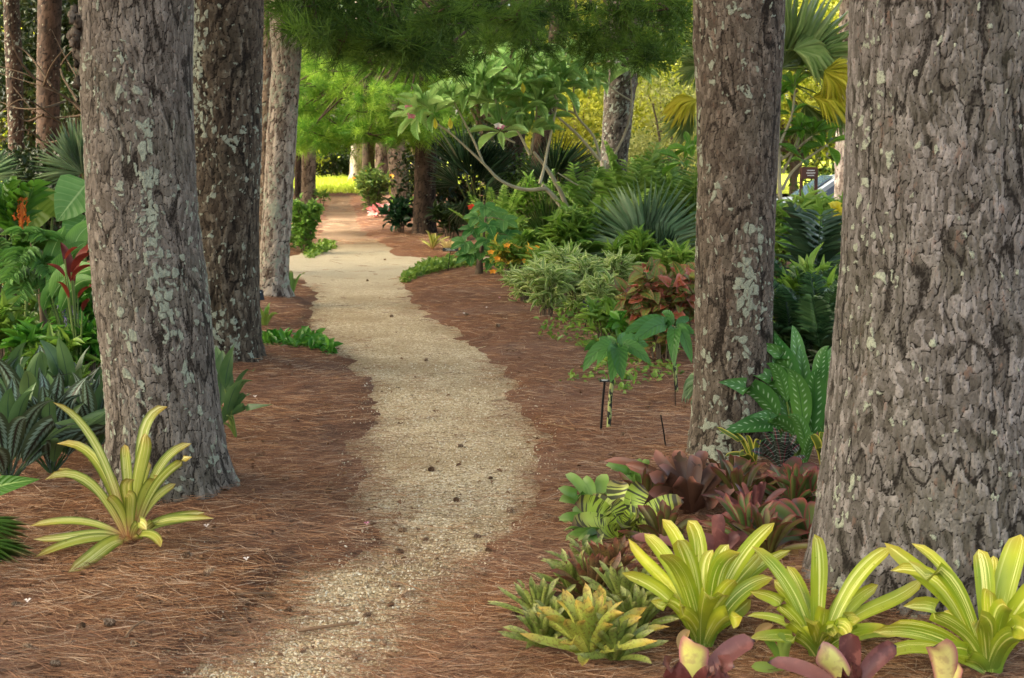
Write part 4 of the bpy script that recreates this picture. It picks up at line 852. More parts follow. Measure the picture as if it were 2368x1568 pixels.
b = GZ(10, 600); fanpalm('dim fan palm at the left edge below the bare branches', b, [((-20,400),(45,365),16.4,16,1.6,.1,0,nv),((-30,420),(60,400),16.2,14,1.4,.1,0,nv)], (M_BLUE,))
base = np.array([A(1745, 400, 17.5)[0], 17.5, 0.]); crown = A(1738, 190, 17.5)
fanpalm('tall fan palm behind the middle right pine with pale and yellow glowing fronds', base, [
  ((1800,160),(1905,-40),17.3,34,2.4,.05,0,(.3,-1,.2)),((1850,150),(1975,55),17.2,34,2.6,.08,0,(-.1,-1,.5)),((1835,115),(1960,145),16.9,32,2.4,.2,0,(0,-.7,1)),((1905,165),(1990,215),16.6,26,2.4,.2,1,(0,-1,.5)),((1880,225),(1975,252),16.6,28,2.0,.3,1,(0,-.6,1)),
  ((1625,150),(1560,190),17.3,28,2.6,.1,0,(0,-1,.4)),((1612,232),(1530,262),17.0,26,2.0,.35,1,(0,-.6,1)),((1600,240),(1545,340),17.2,20,1.3,.1,0,(.3,-1,.2)),((1860,240),(1900,350),17.2,22,1.6,.1,0,(0,-1,.1)),((1930,240),(1950,330),17.3,18,1.5,.1,0,(0,-1,.1)),((1650,130),(1600,60),17.8,24,2.2,.05,0,(0,-1,.4)),((1780,110),(1800,-20),18.0,28,2.2,.05,0,(0,-1,.3))],
  (M_FAN, M_FANY), 'fan_palm', trunk_r=.13, crown=crown)
for lb, bb, fr in [
 ('dark palmetto thicket left of the frangipani trunk', (1110,560), [((1075,400),(1020,290),22.6,20,1.8,.08,0,nv),((1090,410),(1110,290),22.4,20,1.8,.08,0,nv),((1060,430),(1000,380),22.2,18,1.6,.12,0,nv),((1110,420),(1175,340),22.4,20,1.7,.1,0,nv),((1080,470),(1040,520),21.8,16,1.4,.1,0,nv),((1120,450),(1180,420),22,18,1.6,.15,0,nv),((1140,400),(1165,300),22.6,18,1.6,.1,0,nv),((1090,440),(1090,540),21.7,16,1.2,.1,0,nv)]),
 ('dark palmetto showing under the frangipani leaves on the right', (1290,540), [((1290,410),(1385,345),22.6,18,1.1,.06,0,nv),((1280,410),(1300,300),22.6,18,1.4,.08,0,nv),((1265,430),(1215,350),22.4,18,1.6,.1,0,nv),((1300,430),(1370,400),22.3,16,1.3,.1,0,nv),((1250,440),(1190,450),22,16,1.4,.12,0,nv)])]:
    fanpalm(lb, GZ(*bb), fr, (M_FAND,))
b = GZ(-50, 1380); fanpalm('low palm poking its leaf tips in at the left edge of the straw', b, [((-60,1230),(62,1225),5.35,14,1.0,.1,0,(0,-.6,1)),((-60,1280),(55,1290),5.2,14,1.0,.12,0,(0,-.6,1)),((-60,1330),(45,1340),5.1,12,.9,.12,0,(0,-.6,1))], (M_PALMG,))
b = GZ(1640, 960); fanpalm('small dull green palm peeking out left of the middle right pine', b, [((1625,870),(1565,900),8.4,16,1.6,.25,0,(0,-.7,1)),((1630,880),(1580,930),8.3,14,1.2,.2,0,(0,-.8,.8))], (M_BLUE,))

# ------------------------------------------------------------------ feathered palms and cycads
LF = leaf_t(3, 3, 'lance', .12, .3)
def pinna(mb, base, tip, rise, n, ll, lw, droopy=.3, fwd=.55):
    P = bez(base, .5*(base+tip)+ZUP*rise*np.linalg.norm(tip-base), tip, 24); tube(mb, P, (.009, .003), 4)
    t = np.repeat(np.linspace(.18, .98, n), 2); sg = np.tile([-1, 1], n); q = np.stack([np.interp(t, np.linspace(0, 1, 24), P[:, i]) for i in range(3)], 1)
    T = nrm(np.gradient(P, axis=0)); Tq = nrm(np.stack([np.interp(t, np.linspace(0, 1, 24), T[:, i]) for i in range(3)], 1)); sv = nrm(np.cross(Tq, ZUP)+1e-6); up = np.cross(sv, Tq)
    d = Tq*fwd + sv*sg[:, None] + up*.25 - ZUP*droopy*.5; L = ll*np.sin(np.pi*np.clip(t, .08, .95))**.5*R.uniform(.85, 1.1, len(t))
    scatter(mb, LF, q, nrm(d + R.normal(size=d.shape)*.06), up, np.stack([np.full(len(t), lw), L, L], 1))
def feather(name, label, bpx, n, L, ll, lw, mat, seed, e=(25, 80), nl=22, group=None, cat='palm', az=None, zb=.1, b=None):
    rr = np.random.default_rng(seed); b = GZ(*bpx) if b is None else b; t = thing(name, label, cat, b, group)
    for k in range(n):
        a = (k*2.4+rr.normal()*.2) if az is None else rr.uniform(*az); el = math.radians(rr.uniform(*e)); l = L*rr.uniform(.75, 1.1)
        tip = b + l*np.array([math.cos(a)*math.cos(el), math.sin(a)*math.cos(el), math.sin(el)*.9]) + np.array([0, 0, zb]); mb = MB(); pinna(mb, b+np.array([0, 0, zb]), tip, .12, nl, ll, lw); part('frond', mb, mat, t)
M_PIN = leafmat('feather_palm_leaf', S(80,122,42), S(150,178,92), trans=.35, rough=.4)
M_PIN2 = leafmat('bright_cane_leaf', S(98,136,44), S(166,190,98), trans=.4, rough=.4)
M_CYC = leafmat('dark_cycad_leaf', S(38,68,40), S(88,120,74), trans=.15, rough=.3)
gt = 'feathery palms of the thicket on the right'
for i, (x, y, n, L, lb) in enumerate([(1400,620,9,1.25,'feathery green palm at the foot of the leaning reddish pine'),(1480,600,9,1.3,'feathery palm behind the blue green palmetto'),(1560,610,9,1.25,'feathery palm left of the middle right pine at knee height'),(1340,640,8,.9,'low feathery palm right of the frangipani foot'),(1620,600,8,1.25,'feathery palm mostly behind the middle right pine'),(1440,575,8,1.35,'feathery palm farthest back in the thicket'),(1290,585,7,.8,'feathery palm just left of the frangipani foot'),(1530,570,9,1.4,'feathery palm at the back below the yellow fan leaf')]):
    feather('feather_palm', lb, (x, y), n, L, .26, .03, M_PIN if i % 2 else M_PIN2, i+3, (25, 85), 20, gt)
for i, (x, y, n, L, lb) in enumerate([(1350,600,7,1.6,'tall upright feathery palm behind the frangipani trunk'),(1455,605,8,1.6,'tall upright feathery palm right of the leaning reddish pine foot'),(1530,600,8,1.65,'tall upright feathery palm above the blue green palmetto'),(1598,610,7,1.6,'tall upright feathery palm touching the middle right pine')]):
    feather('feather_palm', lb, (x, y), n, L, .34, .026, M_PIN2 if i % 2 else M_PIN, i+70, (58, 88), 18, gt)
for i, (x, y, L, lb) in enumerate([(1830,850,.62,'dark glossy cycad left one between the right pines'),(1900,870,.64,'dark glossy cycad right one between the right pines'),(1870,800,.66,'dark cycad behind the two glossy ones')]):
    feather('cycad', lb, (x, y), 12, L, .15, .016, M_CYC, i+30, (20, 80), 30, 'dark cycads between the right pines', 'cycad')
feather('feather_palm', 'tall upright dark palm leaf before the parked car', (1880,760), 3, 1.0, .42, .035, M_FAND, 44, (75, 88), 14)
feather('fern', 'light fern like shrub with fine leaflets left of the frangipani trunk', (1150,600), 9, 1.3, .13, .022, M_PIN2, 50, (40, 80), 26, cat='fern')
feather('fern', 'airy fern like sprays crossing the lower frangipani branch', (1255,600), 7, 1.35, .11, .018, M_PIN, 51, (45, 85), 26, cat='fern')
# ------------------------------------------------------------------ frangipani
M_FRA = leafmat('frangipani_leaf', S(112,154,78), S(172,204,124), mid=S(200,216,156), midw=.05, trans=.35, veins=12, rough=.38)
M_FRAW = leafmat('frangipani_bark', S(136,128,106), S(190,180,154), trans=0, rough=.85)
FRL = leaf_t(6, 5, 'obov', .15, .18)
def whorl(mb, c, d, n, L, w, e=(.1, .75)):
    d = nrm(d); a = nrm(np.cross(d, [.3, .2, .9])); b = np.cross(d, a); k = np.arange(n); an = k*2.4; el = np.linspace(e[0], e[1], n) + R.normal(size=n)*.1
    dd = (np.cos(an)[:, None]*a + np.sin(an)[:, None]*b)*np.cos(el*1.4)[:, None] + d*np.sin(el*1.4)[:, None]; Ls = L*(1-.35*k/n)*R.uniform(.85, 1.1, n)
    scatter(mb, FRL, c + dd*.02, dd, d + R.normal(size=(n, 3))*.15 + np.array([0, -.25, .3]), np.stack([Ls*w, Ls, Ls], 1))
def px_path(pts, Y0, dys): return np.array([A(x, y, Y0+dy) for (x, y), dy in zip(pts, dys)])
YF = G(1345, 600)[1]
fb = GZ(1345, 602); fr = thing('frangipani_tree', 'spreading frangipani with bare forked grey branches and leaf whorls at the tips', 'tree', fb)
wd = MB()
tr = px_path([(1364,590),(1331,522),(1307,490),(1279,453),(1254,429)], YF, [0, 0, -.05, -.05, -.1]); tube(wd, smooth_path(tr, 20), (.05, .042, .036, .03), 9)
tr2 = px_path([(1352,560),(1319,498),(1295,441),(1266,392),(1234,352)], YF, [.05, .1, .15, .15, .1]); tube(wd, smooth_path(tr2, 20), (.042, .036, .03, .02), 9)
part('trunk', wd, M_FRAW, fr)
br = MB()
for pts, dy, r in [
 ([(1262,436),(1210,438),(1157,417),(1117,377),(1032,300),(985,276)], (-.1,-.15,-.25,-.35,-.5,-.5), (.03,.011)),
 ([(1117,377),(1100,335),(1070,275),(1048,232)], (-.35,-.35,-.3,-.3), (.02,.010)),
 ([(1225,358),(1194,299),(1157,267),(1137,190)], (.1,0,-.1,-.1), (.02,.010)),
 ([(1226,358),(1236,300),(1242,240)], (.1,-.05,-.1), (.018,.010)),
 ([(1190,330),(1170,320),(1157,308)], (0,-.15,-.25), (.014,.010)),
 ([(1248,425),(1258,388),(1267,340),(1287,246),(1295,190),(1311,158)], (-.1,-.05,0,.05,.05,.05), (.024,.010)),
 ([(1290,240),(1275,200),(1267,170)], (.05,0,0), (.014,.010)),
 ([(1388,372),(1335,311),(1267,246),(1222,160)], (.3,.25,.2,.1), (.024,.010)),
 ([(1388,368),(1372,315),(1331,262),(1327,202),(1340,145)], (.3,.3,.25,.25,.25), (.022,.010)),
 ([(1331,262),(1290,250),(1250,245)], (.25,.25,.2), (.014,.009)),
 ([(1400,392),(1416,368),(1449,299),(1461,234),(1457,165)], (.35,.35,.35,.3,.3), (.024,.010)),
 ([(1461,234),(1430,215),(1410,198)], (.3,.3,.3), (.013,.009)),
 ([(1375,600),(1392,500),(1400,440),(1396,372)], (.2,.3,.35,.32), (.036,.026)),
 ([(1380,450),(1330,425),(1290,400)], (.25,.15,.1), (.014,.008))]:
    tube(br, smooth_path(px_path(pts, YF, dy), 22), r, 7)
part('branches', br, M_FRAW, fr)
WH = [(1048,228,-.3,-.4),(1096,160,-.2,-.3),(1137,185,-.1,-.2),(1222,155,.1,0),(1242,235,-.1,.1),(1157,303,-.25,-.1),(1226,307,0,.1),(1311,153,.05,.2),(1267,166,0,.1),(1342,140,.25,.3),(985,250,-.5,-.6),(1005,262,-.5,-.3),(968,268,-.5,-.9),(1205,262,.1,-.2),(1408,196,.3,-.3),(1457,160,.3,.2),(1176,150,.2,-.1),(1115,200,-.3,-.3),(1190,205,.2,0),(1250,245,.2,-.1),(1325,195,.2,.1),(1160,240,.1,-.1),(1280,215,0,.1),(1240,180,.3,0),(1195,180,-.2,-.1),(1300,200,-.1,.2),(1130,235,-.2,-.3),(1085,195,.1,-.2),(1255,275,.2,.1),(1075,215,-.1,-.2)]
for (x, y, dy, lean) in WH:
    mb = MB(); c = A(x, y, YF+dy); whorl(mb, c, np.array([lean, -.2, .9]), R.integers(10, 14), .54, .20, (-.2, .95)); part('leaf_cluster', mb, M_FRA, fr)
M_YL = leafmat('yellowed_leaf', S(206,190,40), S(226,214,80), trans=.4)
mb = MB()
for x, y, dy in [(1005,272,-.6),(1208,190,-.3),(1040,272,-.6)]: scatter(mb, FRL, A(x, y, YF+dy)[None], np.array([[.1, -.3, -1]]), np.array([[0, -1, .2]]), np.array([[.07, .16, .16]]))
part('yellow_leaves', mb, M_YL, fr, 'few yellowed hanging leaves')
M_PINK = leafmat('pink_petal', S(226,120,160), S(244,190,206), trans=.3); M_WHITE = leafmat('pale_petal', S(236,220,214), S(246,238,230), trans=.3)
PET = leaf_t(3, 3, 'obov', .2, .2)
def bloom(mb, c, r, n=5, d=(0, -.6, .8)):
    d = nrm(d); a = nrm(np.cross(d, [.3, .9, .1])); b = np.cross(d, a); an = np.arange(n)*2*np.pi/n
    scatter(mb, PET, np.repeat(np.asarray(c)[None], n, 0), np.cos(an)[:, None]*a+np.sin(an)[:, None]*b+d*.5, np.repeat(d[None], n, 0), np.full((n, 3), r)*np.array([.8, 1, 1]))
for x, y, mt in [(945,250,M_PINK),(952,272,M_PINK),(940,262,M_PINK),(1152,293,M_WHITE),(1158,296,M_PINK)]:
    mb = MB(); bloom(mb, A(x, y, YF-.6), .07); part('flower', mb, mt, fr)

# sapling with big leaves between the two right pines
M_MAG = leafmat('big_sapling_leaf', S(66,116,30), S(120,166,58), mid=S(170,196,96), midw=.05, trans=.45, veins=9, rough=.35)
sb = GZ(1828, 640); YS = sb[1]
sp = thing('frangipani_sapling', 'young tree with big fresh green leaves on pale stems between the right pines', 'tree', sb)
wd = MB()
for pts, r in [([(1838,640),(1825,545),(1806,480),(1800,330),(1802,230)], (.04,.018)),([(1804,330),(1830,270),(1838,205)], (.02,.012)),([(1806,370),(1840,345),(1878,315)], (.02,.012)),([(1808,440),(1830,400),(1862,370),(1905,340)], (.02,.012)),([(1798,455),(1775,455)], (.02,.02)),([(1810,400),(1835,350),(1850,310)], (.018,.01))]:
    tube(wd, smooth_path(px_path(pts, YS, np.zeros(len(pts))), 20), r, 7)
part('trunk', wd, M_FRAW, sp)
for x, y, n, l in [(1838,200,10,.36),(1802,225,8,.30),(1880,312,11,.36),(1912,335,9,.34),(1850,300,8,.3),(1830,265,6,.28),(1790,330,6,.3),(1600,345,6,.34),(1580,375,5,.38),(1860,370,5,.3)]:
    mb = MB(); whorl(mb, A(x, y, YS), np.array([R.normal()*.3, -.25, .9]), n, l, .36, (-.1, .75)); part('leaf_cluster', mb, M_MAG, sp)

# ------------------------------------------------------------------ shrubs and bedding on the right
LT = {'oval': leaf_t(4, 3, 'oval', .25, .2), 'lance': leaf_t(4, 3, 'lance', .35, .2), 'heart': leaf_t(5, 5, 'heart', .3, .15, .02), 'grass': leaf_t(4, 3, 'grass', .45, .2), 'obov': FRL}
def stemmy(name, label, bpx, wpx, hpx, n, lpx, mat, tm='oval', ratio=.5, ns=10, cat='shrub', group=None, up=.2, seed=0, flat=1.0, mat2=None, f2=.0, depth=.8, hole=.35, b=None, wood=None, p2='leaves_red'):
    rr = np.random.default_rng(seed+100); b = GZ(*bpx) if b is None else b; k = pxm(b[1]); W, H, l = wpx*k*.5, hpx*k, lpx*k
    t = thing(name, label, cat, b, group); st = MB(); mbs = [MB(), MB()]; tips = []
    for i in range(ns):
        a = rr.uniform(0, 2*np.pi); q = rr.uniform(.15, 1)**.6; e = b + np.array([W*q*math.cos(a), W*q*math.sin(a)*depth, H*(1-.35*q*q)*rr.uniform(.75, 1)])
        P = bez(b+np.array([W*.25*q*math.cos(a), W*.25*q*math.sin(a), -.02]), b+np.array([W*.4*q*math.cos(a), W*.4*q*math.sin(a), H*.6]), e, 9); tube(st, P, (max(.004, l*.05), .003), 5); tips.append(P)
    tips = np.array(tips); m = n; si = rr.integers(0, ns, m); tt = hole + (1-hole)*rr.random(m)**.7; fi = tt*8; i0 = np.clip(fi.astype(int), 0, 7); fr_ = (fi-i0)[:, None]
    q = tips[si, i0]*(1-fr_)+tips[si, i0+1]*fr_; d = nrm(rr.normal(size=(m, 3))*np.array([1, 1, .55]) + nrm(q-b)*.5 + np.array([0, -.15, up]))
    s = l*rr.uniform(.6, 1.15, m); pos = q + d*l*.25; pos[:, 2] = np.maximum(pos[:, 2], b[2]+.02)
    nz = nrm(np.array([0, -.35, 1.])+rr.normal(size=(m, 3))*.5); which = (rr.random(m) < f2)
    for j in (0, 1):
        kk = which == bool(j)
        if kk.any(): scatter(mbs[j], LT[tm], pos[kk], d[kk], nz[kk], np.stack([s[kk]*ratio, s[kk], s[kk]], 1))
    part('foliage', mbs[0], mat, t)
    if which.any(): part('foliage', mbs[1], mat2, t, p2)
    part('stems', st, wood or M_WOOD, t); return t, b
M_COP = leafmat('copper_red_leaf', S(150,62,44), S(200,120,92), mid=S(150,120,60), trans=.35, veins=6, edge=S(190,120,110))
M_COG = leafmat('olive_copper_leaf', S(70,98,42), S(134,140,66), mid=S(150,120,60), trans=.3, veins=6, edge=S(140,90,66))
stemmy('copperleaf_shrub', 'copper red and olive leaved shrub left of the middle right pine', (1535, 832), 200, 235, 520, 40, M_COG, 'heart', .75, 20, up=-.15, seed=1, mat2=M_COP, f2=.2, hole=.12, p2='copper red leaves')
stemmy('copperleaf_shrub', 'small copper leaved shoot leaning against the middle right pine, highest of the red leaves', (1590, 760), 70, 160, 50, 46, M_COG, 'heart', .75, 5, up=-.1, seed=2, mat2=M_COP, f2=.5, hole=.5, p2='copper red leaves')
M_VAR = leafmat('variegated_leaf', S(104,140,50), S(146,174,80), mid=S(220,222,170), midw=.14, edge=S(206,212,150), trans=.35)
gv = 'pale edged leafy shrubs of the right bed'
for i, (x, y, w_, h_, n, lb) in enumerate([(1265,735,110,130,480,'pale edged leafy shrub nearest the path on the right bed'),(1340,725,110,130,480,'pale edged leafy shrub in front of the frangipani trunk'),(1390,745,90,105,260,'pale edged leafy shrub next to the copper leaved shrub'),(1310,690,120,110,300,'pale edged leafy shrub second row behind the path side ones'),(1420,700,90,110,220,'pale edged leafy shrub under the blue green palmetto')]):
    stemmy('variegated_shrub', lb, (x, y), w_, h_, n, 34, M_VAR, 'lance', .26, 18, up=.45, seed=10+i, group=gv, hole=.12)
M_ORG = leafmat('orange_flower', S(214,130,30), S(236,176,50), trans=.3); M_CRO = leafmat('yellow_orange_leaf', S(150,150,50), S(206,160,60), trans=.35)
M_GC2 = leafmat('glossy_cover_leaf', S(52,112,30), S(110,160,56), trans=.35, rough=.35)
M_CANE = leafmat('cane_leaf', S(104,142,48), S(174,196,100), trans=.4)
M_FRESH = leafmat('fresh_leaf', S(82,122,38), S(142,170,68), trans=.38)
t, b = stemmy('yellow_flowered_shrub', 'feathery shrub with yellow orange leaves and flowers right of the junction', (1185, 655), 120, 100, 420, 26, M_FRESH, 'lance', .3, 16, up=.3, seed=20, mat2=M_CRO, f2=.3, p2='yellow orange leaves')
for x, y in [(1135,585),(1150,600),(1225,577),(1240,575),(1172,570),(1215,605),(1140,630)]: mb = MB(); bloom(mb, A(x, y, b[1]-.25), .045); part('flower', mb, M_ORG, t)
stemmy('green_shrub', 'green leafy shrub filling between the yellow flowered shrub and the frangipani', (1245, 640), 120, 110, 300, 30, M_FRESH, 'lance', .3, 12, up=.3, seed=21)
gc = 'tall leafy canes filling the thicket'
for i, (x, y, w_, h_, n, lb) in enumerate([(1310,640,100,150,320,'tall leafy cane clump just right of the frangipani foot'),(1420,600,120,170,360,'tall leafy cane clump below the leaning reddish pine'),(1500,585,120,175,360,'tall leafy cane clump behind the blue green palmetto'),(1580,600,110,175,320,'tall leafy cane clump at the left side of the middle right pine'),(1360,590,110,150,300,'tall leafy cane clump behind the frangipani trunk')]):
    stemmy('leafy_cane', lb, (x, y), w_, h_, n, 44, M_CANE if i % 2 else M_FRESH, 'lance', .22, 14, cat='plant', group=gc, up=.6, seed=40+i, hole=.15)
for i, (x, y, w_, h_, n, mt, tm, rt, lb) in enumerate([(1215,700,80,75,260,M_VAR,'lance',.2,'spiky pale green shrub farthest left of the right bed planting'),(1395,790,110,90,240,M_FRESH,'lance',.32,'low fresh green plant between the copper leaved shrub and the plant labels'),(1450,800,90,80,200,M_GC2,'oval',.5,'low glossy plant at the left foot of the copper leaved shrub'),(1275,680,110,110,300,M_CANE,'lance',.2,'narrow leaved green shrub between the frangipani foot and the pale edged shrubs'),(1160,610,90,130,320,M_CANE,'lance',.25,'feathery green shrub behind the lobed leaf plant'),(1225,600,110,190,380,M_FRESH,'lance',.2,'tall thin leaved shrub left of the frangipani trunk')]):
    stemmy('bedding_plant', lb, (x, y), w_, h_, n, 34, mt, tm, rt, 14, cat='plant', up=.45, seed=140+i, hole=.08)
for i, (x, y, lb) in enumerate([(1800,655,'tall leafy cane clump just right of the middle right pine'),(1870,650,'tall leafy cane clump in front of the parked car'),(1935,660,'tall leafy cane clump at the left side of the widest pine')]):
    stemmy('leafy_cane', lb, (x, y), 115, 205, 380, 52, M_CANE, 'lance', .26, 14, cat='plant', group=gc, up=.6, seed=160+i, hole=.1)
for i, (x, y, w_, h_, n, mt, lb) in enumerate([(1815,800,60,150,150,M_FRESH,'fresh green broadleaf plant right of the middle right pine at knee height'),(1880,790,70,170,170,M_CANE,'bright strappy plant among the dark cycads'),(1930,820,60,160,140,M_FRESH,'fresh green broadleaf plant at the left side of the widest pine')]):
    stemmy('leafy_plant', lb, (x, y), w_, h_, n, 60, mt, 'lance', .28, 9, cat='plant', up=.6, seed=180+i, hole=.1)
for i, (x, y, w_, h_, n, mt, lb) in enumerate([(1330,640,130,130,420,M_CANE,'bright strappy plant mass in front of the frangipani foot'),(1470,660,120,110,360,M_FRESH,'fresh green plant mass at the foot of the blue green palmetto'),(1575,690,90,130,300,M_CANE,'bright strappy plant above the copper leaved shrub')]):
    stemmy('bedding_plant', lb, (x, y), w_, h_, n, 42, mt, 'lance', .2, 16, cat='plant', up=.7, seed=190+i, hole=.08)
# lobed leaf plant on a bare stem
M_LOB = leafmat('lobed_green_leaf', S(56,106,48), S(106,150,76), mid=S(140,170,100), midw=.04, trans=.35)
def lobed(mb, c, d, nrmv, L):
    d = nrm(d); nv_ = nrm(nrmv - (nrmv@d)*d); s = np.cross(d, nv_); a = np.array([-1.9, -1.0, 0, 1.0, 1.9]); ls = np.array([.7, .92, 1, .92, .7])*L
    scatter(mb, LT['oval'], np.repeat(c[None], 5, 0), np.cos(a)[:, None]*d+np.sin(a)[:, None]*s, np.repeat(nv_[None], 5, 0)+R.normal(size=(5, 3))*.05, np.stack([ls*.58, ls, ls*.5], 1), np.full(5, R.random()))
b = GZ(1107, 632); t = thing('lobed_leaf_plant', 'plant with broad lobed leaves on a bare grey stem right of the junction', 'plant', b); mb, st = MB(), MB()
tube(st, smooth_path([b-ZUP*.03, A(1110,600,b[1]), A(1118,550,b[1]), A(1125,480,b[1])], 12), (.055,.04,.02,.01), 7)
for x, y in [(1075,560),(1095,530),(1130,520),(1085,590),(1115,575),(1150,540),(1160,575),(1140,600),(1105,500),(1140,490),(1165,510),(1125,555),(1175,545),(1090,570),(1120,475),(1150,565)]:
    c = A(x, y, b[1]+R.uniform(-.35, .25)); lobed(mb, c, np.array([(x-1120)*.02, -.5, -.35]), np.array([0, -.6, .8]), .21); tube(st, bez(A(1120, min(y-5, 590), b[1]), .5*(A(1120, y-20, b[1])+c), c, 5), (.006, .004), 4)
part('leaves', mb, M_LOB, t); part('stem', st, M_WOOD, t); M_RED = leafmat('red_flower', S(210,60,34), S(232,96,50), trans=.2)
mb = MB(); bloom(mb, A(1093, 482, b[1]-.1), .07, 6); part('flower', mb, M_RED, t)
# bright shrub left of the far path
stemmy('leafy_shrub', 'bright green leafy shrub left of the far path behind the pale leaning pine', (705, 590), 90, 140, 800, 15, leafmat('bright_shrub_leaf', S(82,124,44), S(136,170,76), trans=.4), 'oval', .6, 22, seed=30, hole=.1)
stemmy('orange_flowered_shrub', 'tall green shrub with small orange flowers right of the far path', (862, 495), 95, 110, 700, 17, leafmat('lit_shrub_leaf', S(70,104,40), S(150,166,84), trans=.4), 'lance', .3, 26, up=.5, seed=31, hole=.1)
t = [o for o in COL.objects if o.name.startswith('orange_flowered_shrub')][0]
for x, y in [(822,415),(848,402),(873,400),(905,410),(838,408)]: mb = MB(); bloom(mb, A(x, y, G(862,495)[1]-.3), .1); part('flower', mb, M_ORG, t)

stemmy('dark_leaf_shrub', 'low dark leafed shrub at the left foot of the straight dark pine', (925, 537), 70, 68, 240, 22, leafmat('deep_leaf', S(24,54,30), S(56,92,56), trans=.2, rough=.3), 'oval', .6, 12, seed=32, hole=.1)
stemmy('pink_leaf_plant', 'small plant with pink leaves behind the dark leafed shrub', (880, 502), 45, 24, 40, 18, leafmat('pink_leaf', S(206,120,120), S(232,176,160), trans=.3), 'heart', .8, 6, seed=33, hole=.1)
stemmy('dark_leaf_shrub', 'dark undergrowth right of the straight dark pine trunk', (1040, 552), 90, 80, 340, 24, MG['dark'], 'lance', .35, 14, seed=34, up=.5, hole=.1)
stemmy('leafy_shrub', 'small leafy shoots left of the far path edge', (745, 480), 30, 40, 60, 12, M_FRESH, 'lance', .35, 6, seed=35, up=.5)
mb = MB(); b = GZ(1000, 577); t = thing('bromeliad', 'small yellow green rosette at the corner of the junction', 'bromeliad', b); rosette(mb, b, 14, .34, .06, 25, 82, 'strap', .1); part('foliage', mb, M_P1, t)
for i, (x, y, lb) in enumerate([(1035,582,'pinkish cream rosette right of the small yellow green one'),(1062,585,'pinkish cream rosette beside the stem of the lobed leaf plant')]):
    mb = MB(); b = GZ(x, y); t = thing('bromeliad', lb, 'bromeliad', b); rosette(mb, b, 14, .26, .05, 15, 75, 'strap', .1); part('foliage', mb, (leafmat('cream_leaf', S(170,160,90), S(214,190,150), trans=.3) if not i else bpy.data.materials['cream_leaf']), t)
# cover planting (too many stems to count)
def cover(label, poly, n, hpx, lpx, mat, tm='oval', ratio=.6, seed=0, hz=.05):
    rr = np.random.default_rng(seed); P = np.array(poly, float); x0, y0 = P.min(0); x1, y1 = P.max(0); pts = []
    while len(pts) < n:
        x, y = rr.uniform(x0, x1), rr.uniform(y0, y1); c = False
        for i in range(len(P)):
            (ax, ay), (bx, by) = P[i], P[(i+1) % len(P)]
            if (ay > y) != (by > y) and x < (bx-ax)*(y-ay)/(by-ay)+ax: c = not c
        if c: pts.append((x, y))
    w_ = np.array([G(*p) for p in pts]); w_[:, 2] = np.maximum(mulch_h(w_[:, 0], w_[:, 1]), 0) + rr.random(n)**1.5*hpx*pxm(w_[:, 1]); l = lpx*pxm(w_[:, 1])*rr.uniform(.6, 1.2, n); mb = MB()
    scatter(mb, LT[tm], w_, nrm(rr.normal(size=(n, 3))+np.array([0, -.2, .35])), nrm(rr.normal(size=(n, 3))*.4+np.array([0, -.3, 1])), np.stack([l*ratio, l, l], 1))
    tag(part('ground_cover', mb, mat), label, 'ground cover', kind='stuff')
M_GC = leafmat('ground_cover_leaf', S(84,122,40), S(142,168,66), trans=.35)
cover('light green ground cover tongue at the right of the junction', [(925,655),(985,622),(1060,612),(1110,608),(1110,628),(1060,632),(990,645),(940,658)], 1500, 18, 12, M_GC, seed=1)
cover('glossy low green leaves spreading right of the dark front pine', [(605,800),(680,795),(742,798),(778,830),(765,838),(690,826),(612,822)], 300, 12, 30, M_GC2, seed=2, ratio=.5)
cover('mixed low seedlings filling the front of the right bed', [(1120,640),(1230,700),(1310,755),(1440,815),(1560,850),(1600,760),(1400,690),(1200,640)], 1300, 26, 26, M_CANE, 'lance', .3, seed=13)
cover('scattered small weeds along the right bed edge', [(1240,770),(1330,745),(1450,790),(1500,850),(1420,870),(1330,820),(1250,800)], 330, 14, 16, M_GC, seed=3)
cover('creeping weeds by the speckled trunk foot of the middle right pine', [(1290,905),(1440,840),(1560,860),(1590,890),(1480,910),(1440,935),(1400,910)], 240, 8, 18, M_GC, seed=4)
cover('green moss and weeds at the foot of the bright shrub', [(700,585),(760,560),(775,572),(720,600)], 400, 8, 12, M_GC, seed=5)
cover('leafy low growth carpeting the thicket floor on the right', [(1180,640),(1300,560),(1610,560),(1610,740),(1420,700),(1250,690)], 1800, 40, 34, M_FRESH, 'lance', .3, seed=6)
cover('dark low growth under the plants of the left bed', [(0,1060),(240,1020),(235,760),(200,640),(0,640)], 1900, 60, 44, MG['mid'], 'lance', .32, seed=7)
cover('dark low growth between the two right pines', [(1790,760),(1945,760),(1920,1000),(1790,960)], 420, 50, 60, MG['dark'], 'lance', .3, seed=8)
cover('fallen leaves and low debris under the front bromeliads', [(1440,1330),(1900,1300),(1900,1450),(1700,1568),(1450,1500)], 260, 3, 40, M_DRY, 'oval', .4, seed=9)
cover('green plants far back along both path sides', [(380,600),(690,585),(690,540),(380,540)], 900, 60, 26, MG['mid'], 'lance', .35, seed=10)
